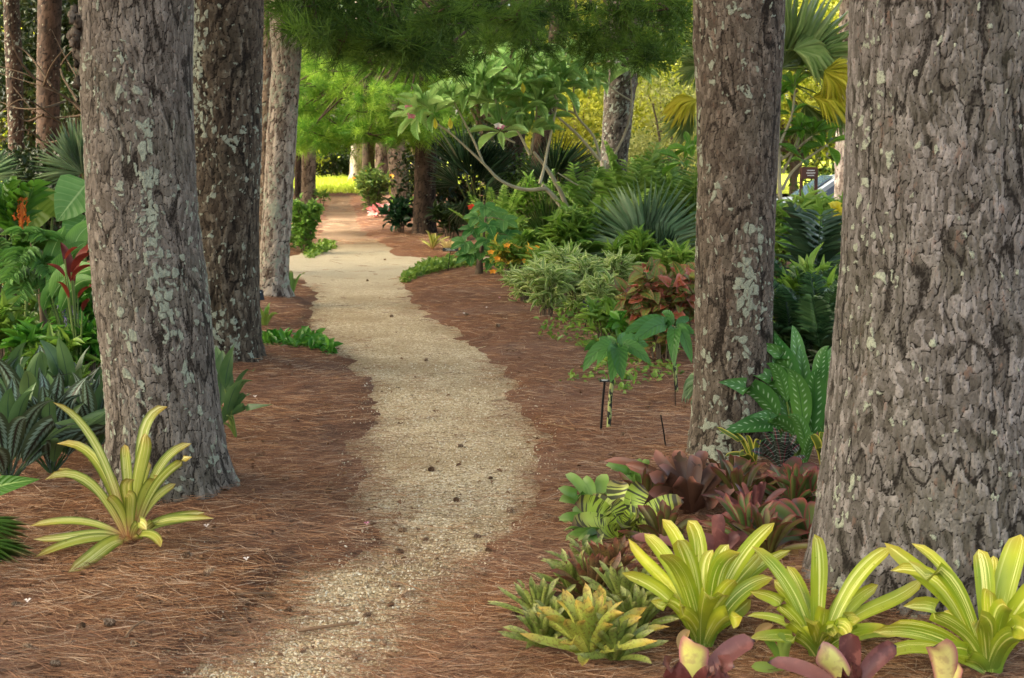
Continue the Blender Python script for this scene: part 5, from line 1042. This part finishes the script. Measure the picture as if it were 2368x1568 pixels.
# strap tufts
def tuft(label, bpx, n, Lpx, wpx, mat, seed, e=(35, 85), name='strap_leaf_plant', group=None):
    rr = np.random.default_rng(seed); b = GZ(*bpx); k = pxm(b[1]); t = thing(name, label, 'plant', b, group); mb = MB()
    for i in range(n):
        a = i*2.4+rr.normal()*.3; el = math.radians(rr.uniform(*e)); l = Lpx*k*rr.uniform(.6, 1.1); tip = b+l*np.array([math.cos(a)*math.cos(el), math.sin(a)*math.cos(el), math.sin(el)*.85]); bleaf(mb, b+np.array([math.cos(a), math.sin(a), 0])*.02, tip, wpx*k, .22, 'strap', .15, .5, n=8)
    part('leaves', mb, mat, t)
tuft('fresh green strap leaf tuft right of the dark front pine', (612, 752), 12, 62, 9, M_PUP, 1)
tuft('arching strap leaf tuft at the right foot of the pale leaning pine', (672, 685), 7, 75, 8, M_PALMG, 2, (50, 88))
tuft('tall strap leaves behind the dark leafed shrub by the far pine', (930, 500), 8, 70, 9, M_FRESH, 3)

# umbrella-leaved plant with mottled stem, label beside it
M_AMO = leafmat('umbrella_leaf', S(50,96,36), S(90,140,66), mid=S(60,96,44), midw=.05, trans=.35, veins=9)
M_MOT = NT('mottled_stem'); M_MOT = M_MOT.done(M_MOT.ramp(M_MOT.noise(60, M_MOT.pos(1, 1, .5), 2), [(.48, S(30,34,24)), (.54, S(150,160,100))]), .6)
def amorph(label, bpx, hub, tips, wr=.36, leafmat_=None, dyk=.5):
    b = GZ(*bpx); t = thing('umbrella_leaf_plant', label, 'plant', b); st, mb = MB(), MB(); h = A(*hub, b[1]); k = pxm(b[1]); tube(st, smooth_path([b-ZUP*.02, .5*(b+h)+np.array([-.008, 0, 0]), h], 12), (.013, .010), 8)
    for tp in tips:
        tip = A(tp[0], tp[1], b[1]+(tp[2] if len(tp) > 2 else 0)); L = np.linalg.norm(tip-h); bleaf(mb, h+(tip-h)*.08, tip, L*wr, .25, 'oval', .1, .75)
    part('leaf_blades', mb, leafmat_ or M_AMO, t); part('stem', st, M_MOT, t)
amorph('umbrella like plant with drooping leaflets on one dark mottled stem in the straw', (1407, 985), (1428, 800), [(1348,860,-.05),(1380,845,-.1),(1412,885,-.18),(1440,880,-.2),(1505,842,-.08),(1500,800,.12),(1470,790,.2),(1380,800,.15),(1350,812,.1)])
amorph('umbrella like plant with large arching leaflets against the copper leaved shrub', (1565, 905), (1560, 755), [(1442,772,-.1),(1490,745,0),(1460,795,-.2),(1560,850,-.2),(1600,840,-.1),(1610,780,0),(1600,740,.1),(1530,722,.15)], .3)
M_MET = NT('dark_metal_stake'); M_MET = M_MET.done(S(34,30,28), .5, metal=.6); M_PLATE = NT('black_label_plate'); M_PLATE = M_PLATE.done(S(32,34,38), .4); M_LET = NT('pale_lettering'); M_LET = M_LET.done(S(190,192,190), .6)
def stake(label, bpx, tpx, plate=(.07, .04), tilt=.5, w_=.005, lines=True, yaw=0.0):
    b = GZ(*bpx); tp = A(*tpx, b[1]-.01); t = thing('plant_label', label, 'label', b, 'small plant label stakes'); mb = MB(); tube(mb, [b-ZUP*.03, .5*(b+tp), tp], (w_, w_), 6); part('stake', mb, M_MET, t)
    if plate:
        mb = MB(); c = tp+np.array([0, -.006, .005]); box(mb, c, (plate[0], .004, plate[1]), yaw, -tilt); pl = part('plate', mb, M_PLATE, t, smooth=False)
        if lines:
            mb = MB(); cr, sr = math.cos(-tilt), math.sin(-tilt)
            for j, (dz, L) in enumerate([(.010, .7), (-.002, .5), (-.011, .6)]):
                off = np.array([0, -.0032*cr - dz*sr*plate[1]/.04, dz*cr*plate[1]/.04]); off = np.array([0, -.0035*cr, -.0035*sr]) + dz*plate[1]/.04*np.array([0, -sr, cr]); box(mb, c+off, (plate[0]*L, .0015, plate[1]*.09), yaw, -tilt)
            part('lettering', mb, M_LET, pl, smooth=False)
stake('bare metal label stake left of the mottled plant stem', (1389, 990), (1398, 882), (.055, .02), 1.2, .007)
stake('plant label tilted on a thin stake before the pale edged shrub', (1349, 768), (1366, 704), (.13, .07), .7)
stake('plant label nearest the pale edged shrub stems, behind the tilted one', (1320, 712), (1325, 660), (.13, .08), .5)
stake('plant label right of the dark front pine in the straw', (597, 738), (590, 684), (.16, .10), .5, yaw=.5)
stake('plant label at the right of the path junction', (1035, 628), (1042, 578), (.2, .06), .9)
stake('thin plant stake without plate close left of the middle right pine', (1542, 1040), (1528, 960), None, w_=.004)
b = GZ(1528, 962); 
stake('thin stake half hidden by the small dull palm', (1562, 940), (1560, 855), None, w_=.003)

# ------------------------------------------------------------------ left bed
M_GIN = leafmat('broad_ginger_leaf', S(66,118,44), S(124,170,86), mid=S(170,200,130), midw=.04, trans=.35, veins=26, rough=.4)
M_EAR = leafmat('elephant_ear_leaf', S(74,124,60), S(122,164,96), mid=S(160,190,130), midw=.04, trans=.35, veins=8)
M_EARD = leafmat('olive_ear_leaf', S(62,92,26), S(104,130,44), mid=S(120,140,60), midw=.04, trans=.35, veins=8)
M_TI = leafmat('red_ti_leaf', S(84,30,26), S(140,58,40), trans=.3, rough=.4)
gb = GZ(150, 820); YB = gb[1]
lplant('ginger_plant', 'broad pale green ginger leaves pressed against the left side of the front pine', 'plant', (165, 860),
    [(118,700,185,575,.34,-.1),(135,690,200,560,.36,.1),(150,650,222,520,.36,.2),(120,690,240,612,.34,-.3),(140,720,225,650,.3,-.35),(150,610,215,500,.3,.3),(110,640,150,520,.3,.2),(100,720,160,640,.3,-.2)], M_GIN, rise=.16, face=.85, chan=.2)
b = GZ(180, 760); t = thing('elephant_ear', 'big ribbed elephant ear leaf just left of the front pine', 'plant', b); mb, st = MB(), MB()
HL = leaf_t(8, 7, 'heart', .15, .12, .015)
for (hx, hy, tx, ty, mt) in [(205,420,130,505,0),(200,500,150,560,0)]:
    h, tp = A(hx, hy, b[1]), A(tx, ty, b[1]-.2); L = np.linalg.norm(tp-h); scatter(mb, HL, h[None], (tp-h)[None], np.array([[.1, -1, .35]]), np.array([[L*.95, L, L]])); tube(st, bez(b, .5*(b+h)+np.array([.05, 0, .1]), h, 8), (.016, .010), 6)
part('leaves', mb, M_EAR, t); part('stems', st, M_STEM, t)
b = GZ(90, 760); t = thing('elephant_ear', 'dim olive elephant ear leaf behind the orange flower spike', 'plant', b); mb, st = MB(), MB()
for (hx, hy, tx, ty) in [(100,430,75,520),(125,440,165,500),(60,470,30,540)]:
    h, tp = A(hx, hy, b[1]+.3), A(tx, ty, b[1]+.1); L = np.linalg.norm(tp-h); scatter(mb, HL, h[None], (tp-h)[None], np.array([[.1, -1, .4]]), np.array([[L*1.1, L*1.1, L]])); tube(st, bez(b, .5*(b+h)+np.array([.05, 0, .1]), h, 8), (.016, .010), 6)
part('leaves', mb, M_EARD, t); part('stems', st, M_STEM, t)
lplant('red_ti_plant', 'dark red leaved plant among the ginger at the front pine', 'plant', (185, 905), [(165,630,215,582,.26,0),(150,640,108,610,.24,0),(165,650,218,612,.2,-.1),(160,690,130,652,.22,-.1),(170,650,206,560,.24,.1),(180,690,222,660,.24,0),(170,670,140,560,.2,.1),(150,600,185,572,.2,0),(190,720,212,690,.26,-.1)], M_TI, rise=.2, face=.5)
# pinnate plant with orange flower
b = GZ(55, 800); t = thing('orange_flower_plant', 'plant with an upright orange flower spike among tall leaves at the left edge', 'plant', b); st, mb, fl = MB(), MB(), MB()
tube(st, smooth_path([b, A(62,650,b[1]), A(55,560,b[1]), A(48,510,b[1])], 12), (.012, .007), 6)
for (x, y) in [(48,460),(55,470),(45,478),(58,485),(50,492),(42,500),(55,500),(36,505),(62,512),(48,515),(50,520)]:
    for k in range(10): 
        c = A(x+R.normal()*3, y+R.normal()*6, b[1]-.1+R.normal()*.03); scatter(fl, LT['lance'], c[None], nrm(np.array([[R.normal()*.6, -.4, .8]])), np.array([[0, -1, .3]]), np.array([[.011, .03, .04]]))
for (x0, y0, x1, y1) in [(30,540,35,420),(30,540,-20,440),(40,560,80,430),(30,560,0,470),(40,600,90,560),(60,620,110,570),(30,600,-30,560)]:
    pinna(mb, A(x0, y0, b[1]), A(x1, y1, b[1]+R.uniform(-.2, .2)), .1, 7, .24, .07, .2, .7)
tube(fl, [A(50,530,b[1]-.1), A(50,490,b[1]-.1), A(50,455,b[1]-.1)], (.014, .012), 6); part('flower_spike', fl, leafmat('orange_red_bloom', S(190,80,28), S(226,150,50), trans=.3), t); part('leaves', mb, leafmat('tall_leaf', S(52,98,26), S(92,136,44), trans=.4), t); part('stem', st, M_STEM, t)
# brown-stemmed plant with drooping divided leaves
b = GZ(103, 850); t = thing('cane_plant', 'plant on a brown woody stem with drooping divided leaves in the left bed', 'plant', b); st, mb = MB(), MB()
tube(st, smooth_path([b, A(102,760,b[1]), A(95,680,b[1])], 10), (.03, .022), 8); tube(st, smooth_path([A(95,680,b[1]), A(80,600,b[1]), A(72,560,b[1])], 8), (.015, .01), 6)
for (x0, y0, x1, y1) in [(85,625,35,700),(85,615,20,650),(80,600,120,640),(78,590,40,600),(90,650,150,700),(75,570,110,555),(75,565,50,540)]:
    pinna(mb, A(x0, y0, b[1]), A(x1, y1, b[1]-.25), .22, 9, .17, .05, .5, .6)
part('leaves', mb, M_GIN, t); part('stem', st, M_WOOD, t)
b = GZ(45, 830); t = thing('cane_plant', 'dark green thin stem leaning in the left bed', 'plant', b); st = MB(); tube(st, smooth_path([b, A(38,730,b[1]), A(5,620,b[1])], 10), (.016, .011), 7); part('stem', st, M_STEM, t); mb = MB()
for k in range(5): pinna(mb, A(20-k*6, 680-k*22, b[1]), A(60-k*26, 640-k*28, b[1]-.1), .15, 8, .14, .045, .3, .6)
part('leaves', mb, M_GIN, t)
gl = 'upright leafy plants in the middle of the left bed'
for i, (x, y, w_, h_, n, lb) in enumerate([(215,900,80,150,130,'light green upright plant beside the front pine foot with the pink bloom'),(150,905,90,130,130,'light green leafy plant left of the pink bloom'),(80,900,90,140,130,'leafy plant between the brown stem and the silver leaved plants'),(15,870,90,170,150,'leafy plant at the left edge above the silver leaved plants'),(190,820,80,150,130,'leafy plant behind the pink bloom'),(20,760,100,220,180,'leafy plant below the orange flower spike')]):
    stemmy('leafy_plant', lb, (x, y), w_, h_, n, 55, M_FRESH if i % 2 else M_GC2, 'lance', .3, 10, cat='plant', group=gl, up=.5, seed=60+i)
b = GZ(188, 880); t = thing('curcuma_flower', 'pink curcuma bloom low in the left bed', 'flower', b); st, mb = MB(), MB(); c = A(185, 808, b[1]-.1); tube(st, bez(b, .5*(b+c), c, 6), (.006, .005), 5)
for k in range(3): bloom(mb, c+ZUP*.02*k, .055-.008*k, 6, (0, -.3, 1))
part('petals', mb, leafmat('magenta_petal', S(176,50,120), S(214,110,160), trans=.3), t); part('stem', st, M_STEM, t)
b = GZ(32, 800); t = thing('pink_flower', 'small pale pink flower at the left edge above the divided leaves', 'flower', b); mb, st = MB(), MB(); c = A(32, 610, b[1]-.2); bloom(mb, c, .05, 6); tube(st, bez(b, .5*(b+c), c, 6), (.005, .003), 5); part('petals', mb, M_PINK, t); part('stem', st, M_STEM, t)
for i, (x, y, x2, y2, lb) in enumerate([(175,760,150,690,'lilac flower spike tallest of three by the front pine'),(165,770,128,672,'lilac flower spike leaning left by the brown stem'),(185,770,165,700,'lilac flower spike shortest of three by the front pine')]):
    b = GZ(x, y+60); t = thing('lilac_spike', lb, 'flower', b, 'lilac flower spikes'); mb = MB(); p = A(x, y, b[1]); q = A(x2, y2, b[1]); tube(mb, bez(b, p, q, 10), (.004, .003), 5); part('stem', mb, M_STEM, t); mb = MB(); n = 90; tt = R.random(n)
    scatter(mb, LT['oval'], p+(q-p)*tt[:, None]+R.normal(size=(n, 3))*.008, rdir(n), rdir(n), np.full((n, 3), .016)); part('blooms', mb, bpy.data.materials.get('lilac_petal') or leafmat('lilac_petal', S(110,104,140), S(160,150,184), trans=.2), t)
stemmy('yellow_leaf_plant', 'low plant with yellow and orange leaves at the left edge of the bed', (22, 900), 60, 60, 60, 26, M_CRO, 'lance', .35, 7, cat='plant', up=.6, seed=80)
# bare branching shrub
b = GZ(240, 590); t = thing('bare_shrub', 'tangle of bare grey branches crossing left of the front pine', 'shrub', b); mb = MB(); YQ = 15.5
root = A(240, 330, YQ); tube(mb, smooth_path([GZ(240, 590), root], 6), (.05, .03), 6)
for pts in [[(240,330),(190,250),(110,205),(0,170)],[(230,300),(165,235),(80,180),(-10,150)],[(240,300),(190,200),(150,130),(120,70)],[(210,260),(160,270),(90,265),(30,200)],[(225,320),(150,290),(60,230),(0,260)],[(180,235),(140,160),(170,110),(185,60)],[(120,200),(60,120),(0,90)],[(100,200),(120,150),(155,105)],[(80,182),(40,130),(20,60)],[(235,310),(200,220),(175,150),(190,100)],[(150,235),(100,250),(40,250),(0,235)],[(200,300),(110,330),(60,300),(0,330)],[(100,265),(60,280),(20,250)]]:
    tube(mb, smooth_path([A(x, y, YQ+R.uniform(-.5, .5)) for x, y in pts], 16), (.016, .004), 5)
part('branches', mb, M_WOOD, t)

# ------------------------------------------------------------------ car park glimpse between the right pines
t = NT('car_paint'); M_CAR = t.done(S(140,148,156), .3, spec=.6, metal=.2); t = NT('car_glass'); M_CG = t.done(S(60,84,104), .06, spec=1.0); t = NT('tyre_rubber'); M_TY = t.done(S(24,24,24), .8); t = NT('wheel_metal'); M_RIMM = t.done(S(150,150,154), .3, metal=.8)
cx, cy = A(1930, 440, 31)[0]+.15, 31.0; cz = gz(cx, cy); car = thing('parked_car', 'silver car with sloping windscreen parked beyond the sapling between the right pines', 'car', (cx, cy, cz))
def loft(mb, prof, y0, y1, ins=0.0, nb=3):
    P = np.array(prof, float); n = len(P); c = P.mean(0); rows = []
    for yy, f in [(y0, ins), (y0+.08*(y1-y0), 0), (y1-.08*(y1-y0), 0), (y1, ins)]: Q = P+(c-P)*f*.5; rows.append(np.stack([Q[:, 0], np.full(n, yy), Q[:, 1]], 1))
    V = np.concatenate(rows); f = [[i*n+j, i*n+(j+1) % n, (i+1)*n+(j+1) % n, (i+1)*n+j] for i in range(3) for j in range(n)]; mb.add(V+np.array([cx, cy, cz]), f, np.zeros((len(V), 3)))
    for base_ in (0, 3*n): mb.add(np.vstack([V[base_:base_+n], V[base_:base_+n].mean(0)])+np.array([cx, cy, cz]), [[j, (j+1) % n, n] for j in range(n)], np.zeros((n+1, 3)))
mb = MB(); loft(mb, [(-2.1,.35),(-2.15,.6),(-1.9,.78),(-1.0,.92),(2.0,.98),(2.1,.7),(2.05,.35)], -.85, .85, .15); part('body', mb, M_CAR, car, smooth=False)
mb = MB(); loft(mb, [(-.98,.90),(-.28,1.38),(.3,1.45),(1.3,1.42),(1.95,.96)], -.72, .72, .12); part('cabin', mb, M_CAR, car, 'silver roof and pillars', smooth=False)
for nm, pr, yy in [('side_window', [(-.62,1.0),(-.18,1.32),(.28,1.38),(.28,1.0)], -.735), ('side_window', [(.36,1.0),(.36,1.38),(1.2,1.36),(1.55,1.0)], -.735)]:
    mb = MB(); P = np.array([[x+cx, cy+yy, z+cz] for x, z in pr]); Q = P+np.array([0, .02, 0]); n = len(P); mb.add(np.vstack([P, Q]), [[0, 1, 2, 3], [7, 6, 5, 4], [0, 4, 5, 1], [1, 5, 6, 2], [2, 6, 7, 3], [3, 7, 4, 0]], np.zeros((8, 3))); part(nm, mb, M_CG, car, smooth=False)
mb = MB(); P = np.array([(-1.0,-.62,.93),(-.33,-.56,1.38),(-.33,.56,1.38),(-1.0,.62,.93)])+np.array([cx-.012, cy, cz+.02]); Q = P-np.array([-.02, 0, .02]); mb.add(np.vstack([P, Q]), [[0, 1, 2, 3], [7, 6, 5, 4], [0, 4, 5, 1], [1, 5, 6, 2], [2, 6, 7, 3], [3, 7, 4, 0]], np.zeros((8, 3))); part('windscreen', mb, M_CG, car, smooth=False)
for wx in (-1.35, 1.3):
    for wy in (-.8, .8):
        mb = MB(); tube(mb, [(cx+wx, cy+wy-.1, cz+.32), (cx+wx, cy+wy+.1, cz+.32)], (.32, .32), 20); wl = part('wheel', mb, M_TY, car); mb = MB(); s_ = -1 if wy < 0 else 1; tube(mb, [(cx+wx, cy+wy+s_*.09, cz+.32), (cx+wx, cy+wy+s_*.11, cz+.32)], (.2, .2), 16); part('rim', mb, M_RIMM, wl)
for wy in (-.6, .6):
    mb = MB(); box(mb, (cx-2.1, cy+wy, cz+.66), (.1, .3, .12)); part('headlight', mb, M_LET, car, smooth=False)
p = A(1872, 400, 29.0); t = thing('garden_sign', 'brown garden sign with pale lines of lettering behind the sapling', 'sign', (p[0], 29.0, gz(p[0], 29.0))); M_BRN = NT('brown_sign_paint'); M_BRN = M_BRN.done(S(74,48,40), .6)
mb = MB(); box(mb, (p[0], 29, p[2]), (.32, .05, .24)); pl = part('panel', mb, M_BRN, t, smooth=False); mb = MB()
for j, L in enumerate((.20, .24, .18)): box(mb, (p[0]+.02, 28.968, p[2]+.05-.05*j), (L*.75, .008, .018))
part('lettering', mb, M_LET, pl, smooth=False)
for dx in (-.15, .15): mb = MB(); z0 = gz(p[0], 29.0); box(mb, (p[0]+dx, 29.06, (p[2]+.1+z0)/2), (.06, .06, p[2]+.1-z0)); part('post', mb, M_BRN, t, smooth=False)
stemmy('leafy_plant', 'tall light green broadleaf plant before the car between the right pines', (1885, 720), 100, 200, 110, 60, M_MIDL, 'lance', .3, 9, cat='plant', up=.5, seed=90)
b = GZ(1925, 690); t = thing('cane_plant', 'thin reddish cane with yellow flowers beside the widest pine', 'plant', b); mb = MB(); tube(mb, smooth_path([b, A(1926,600,b[1]), A(1924,490,b[1])], 8), (.014, .01), 6); part('stem', mb, B4, t)
for k in range(7): mb = MB(); bloom(mb, A(1938+R.normal()*8, 490+R.normal()*14, b[1]-.1), .06); part('flower', mb, M_YL, t)
stemmy('orange_flowered_shrub', 'shrub with salmon orange flowers at the left side of the middle right pine', (1590, 560), 60, 170, 120, 34, M_FRESH, 'lance', .3, 7, up=.5, seed=92, mat2=leafmat('salmon_flower', S(206,112,64), S(226,150,100), trans=.3), f2=.25, p2='salmon flowers')

# ------------------------------------------------------------------ litter: cones, twigs, petals
t = NT('pine_cone'); r_ = t.lv()[2]; M_CONE = t.done(t.mix(r_, S(96,74,58), S(166,142,118)), .85, spec=.1)
def cone_mesh(seed):
    rr = np.random.default_rng(seed); mb = MB(); th = np.linspace(0, np.pi, 8); ph = np.linspace(0, 2*np.pi, 10); TT, PP = np.meshgrid(th, ph); rad = .38*np.sin(TT)**.8
    mb.add(np.stack([rad*np.cos(PP), -np.cos(TT)*.6, rad*np.sin(PP)], -1), grid_faces(*TT.shape), np.zeros(TT.shape+(3,))); n = 70; k = np.arange(n); y = -.55+1.05*k/n; a = k*2.4; rad = .42*np.sqrt(np.clip(1-(y/.66)**2, .05, 1)); d = np.stack([np.cos(a), .55+0*a, np.sin(a)], 1)
    scatter(mb, leaf_t(2, 3, 'obov', -.2, .3), np.stack([np.cos(a)*rad*.6, y, np.sin(a)*rad*.6], 1), d, np.stack([-np.cos(a), np.ones(n)*1.2, -np.sin(a)], 1), np.full((n, 3), .34)*rr.uniform(.8, 1.1, (n, 1)), rr.random(n)); return mb.mesh('pine_cone', M_CONE, (0, 0, 0))
CM = [cone_mesh(1), cone_mesh(2)]
CP_ = [(997,1113),(1066,1055),(1105,1250),(1130,1280),(1055,1185),(1135,1132),(985,1278),(925,1310),(915,1385),(905,1420),(935,1400),(700,1545),(708,1455),(575,1458),(640,1445),(668,1448),(545,1490),(665,1420),(605,1385),(680,1345),(888,1520),(822,1560),(1235,1240),(1262,1255),(1268,1200),(1110,1325),(1120,1330),(1350,1185),(1225,1270),(440,1440),(345,1385),(40,1405),(290,1398),(570,1405),(255,1445),(190,1452),(310,1495),(600,1058),(520,1040),(575,1120),(660,1110),(870,985),(930,1245),(1180,1195),(1250,1300),(850,1460),(760,1140),(1480,960),(1495,945),(1440,1010),(700,735),(1080,730),(1150,755),(1310,735),(985,850),(905,745),(850,660),(890,610),(1230,990),(1290,1080),(60,1500),(130,1540),(480,1330),(430,1290),(1190,1430),(1090,1500)]
for i, (x, y) in enumerate(CP_):
    p = GZ(x, y); onp = path_sd(p[0:1], p[1:2])[0] < -.02; s = R.uniform(.020, .034)*(1+.04*max(0, p[1]-8)); o = bpy.data.objects.new('pine_cone', CM[i % 2]); COL.objects.link(o)
    p[2] = max(p[2], .0); o.location = (p[0], p[1], p[2]+s*.3); o.rotation_euler = (R.normal()*.3, R.uniform(0, 6), R.uniform(0, 6)); o.scale = (s, s, s)
    tag(o, 'small dark brown pine cone lying on the pale gravel path' if onp else 'small dark brown pine cone lying on the pine straw', 'pine cone', 'cones on the gravel path' if onp else 'cones on the pine straw')
t = NT('dry_stick'); M_STICK = t.done(t.mix(t.noise(40, t.pos(), 3), S(96,70,52), S(150,122,96)), .9, spec=.1)
for x0, y0, x1, y1, r_, lb in [(690,1500,830,1480,.011,'longest brown stick lying across the lower gravel path'),(545,1385,640,1398,.009,'brown stick in the straw left of the lower path'),(290,1485,335,1445,.007,'curved grey stick in the straw at the lower left'),(690,742,715,744,.012,'short pale stick in the straw by the dark front pine'),(1195,1258,1262,1240,.008,'pale lichened twig at the right path edge'),(985,1395,905,1380,.006,'thin twig beside the cones mid path'),(1330,1000,1250,985,.008,'twig on the right straw bed'),(1290,1060,1345,1045,.007,'dark twig at the right path edge above the zebra banded bromeliad')]:
    a, b = GZ(x0, y0, .015), GZ(x1, y1, .015); a[2] = max(a[2], .012); b[2] = max(b[2], .012); mb = MB(); mid = .5*(a+b)+np.array([R.normal()*.02, R.normal()*.03, .01]); tube(mb, bez(a, mid, b, 9), (r_*.6, r_*.4), 7); tag(part('stick', mb, M_STICK), lb, 'stick')
for i, (x, y, mt, lb) in enumerate([(478,1228,M_WHITE,'pale green white scrap on the straw right of the lone bromeliad'),(570,1305,M_WHITE,'white petal on the straw at the left path side'),(65,1403,M_WHITE,'pale scrap at the lower left edge'),(848,1222,M_PINK,'magenta petal at the left path edge'),(1155,693,M_PINK,'pink blossom fallen on the right straw bed'),(1073,730,M_WHITE,'whitish blossom fallen at the right path edge'),(1125,716,M_WHITE,'pale blossom fallen between path and pale edged shrub'),(590,925,M_WHITE,'white scrap on the straw right of the front pine')]):
    p = GZ(x, y, .02); mb = MB(); bloom(mb, p, .014, 3, (0, -.3, 1)); tag(part('fallen_petal', mb, mt), lb, 'petal')

M_LIT = leafmat('brown_dead_leaf', S(84,58,42), S(160,122,88), trans=.1, rough=.8)
n = 2600; y = 1/(1/3.8 - R.random(n)*(1/3.8-1/16)); x = (R.random(n)*2-1)*(.4*y+.3); sd = path_sd(x, y); k = (fbm(x*1.5, y*1.5, seed=91) > .42) & (R.random(n) < np.where(sd > 0, 1, .35)); x, y, sd = x[k], y[k], sd[k]; n = len(x); z = np.maximum(mulch_h(x, y, sd), 0)+.012; s_ = R.uniform(.012, .035, n)
mb = MB(); scatter(mb, leaf_t(3, 3, 'oval', .3, .3), np.stack([x, y, z], 1), nrm(np.stack([R.normal(size=n), R.normal(size=n), np.zeros(n)], 1)), nrm(np.stack([R.normal(size=n)*.4, R.normal(size=n)*.4, np.ones(n)], 1)), np.stack([s_*R.uniform(.4, .8, n), s_, s_], 1)); tag(part('leaf_litter', mb, M_LIT), 'dead brown leaf scraps and bark flakes among the straw', 'leaf litter', kind='stuff')
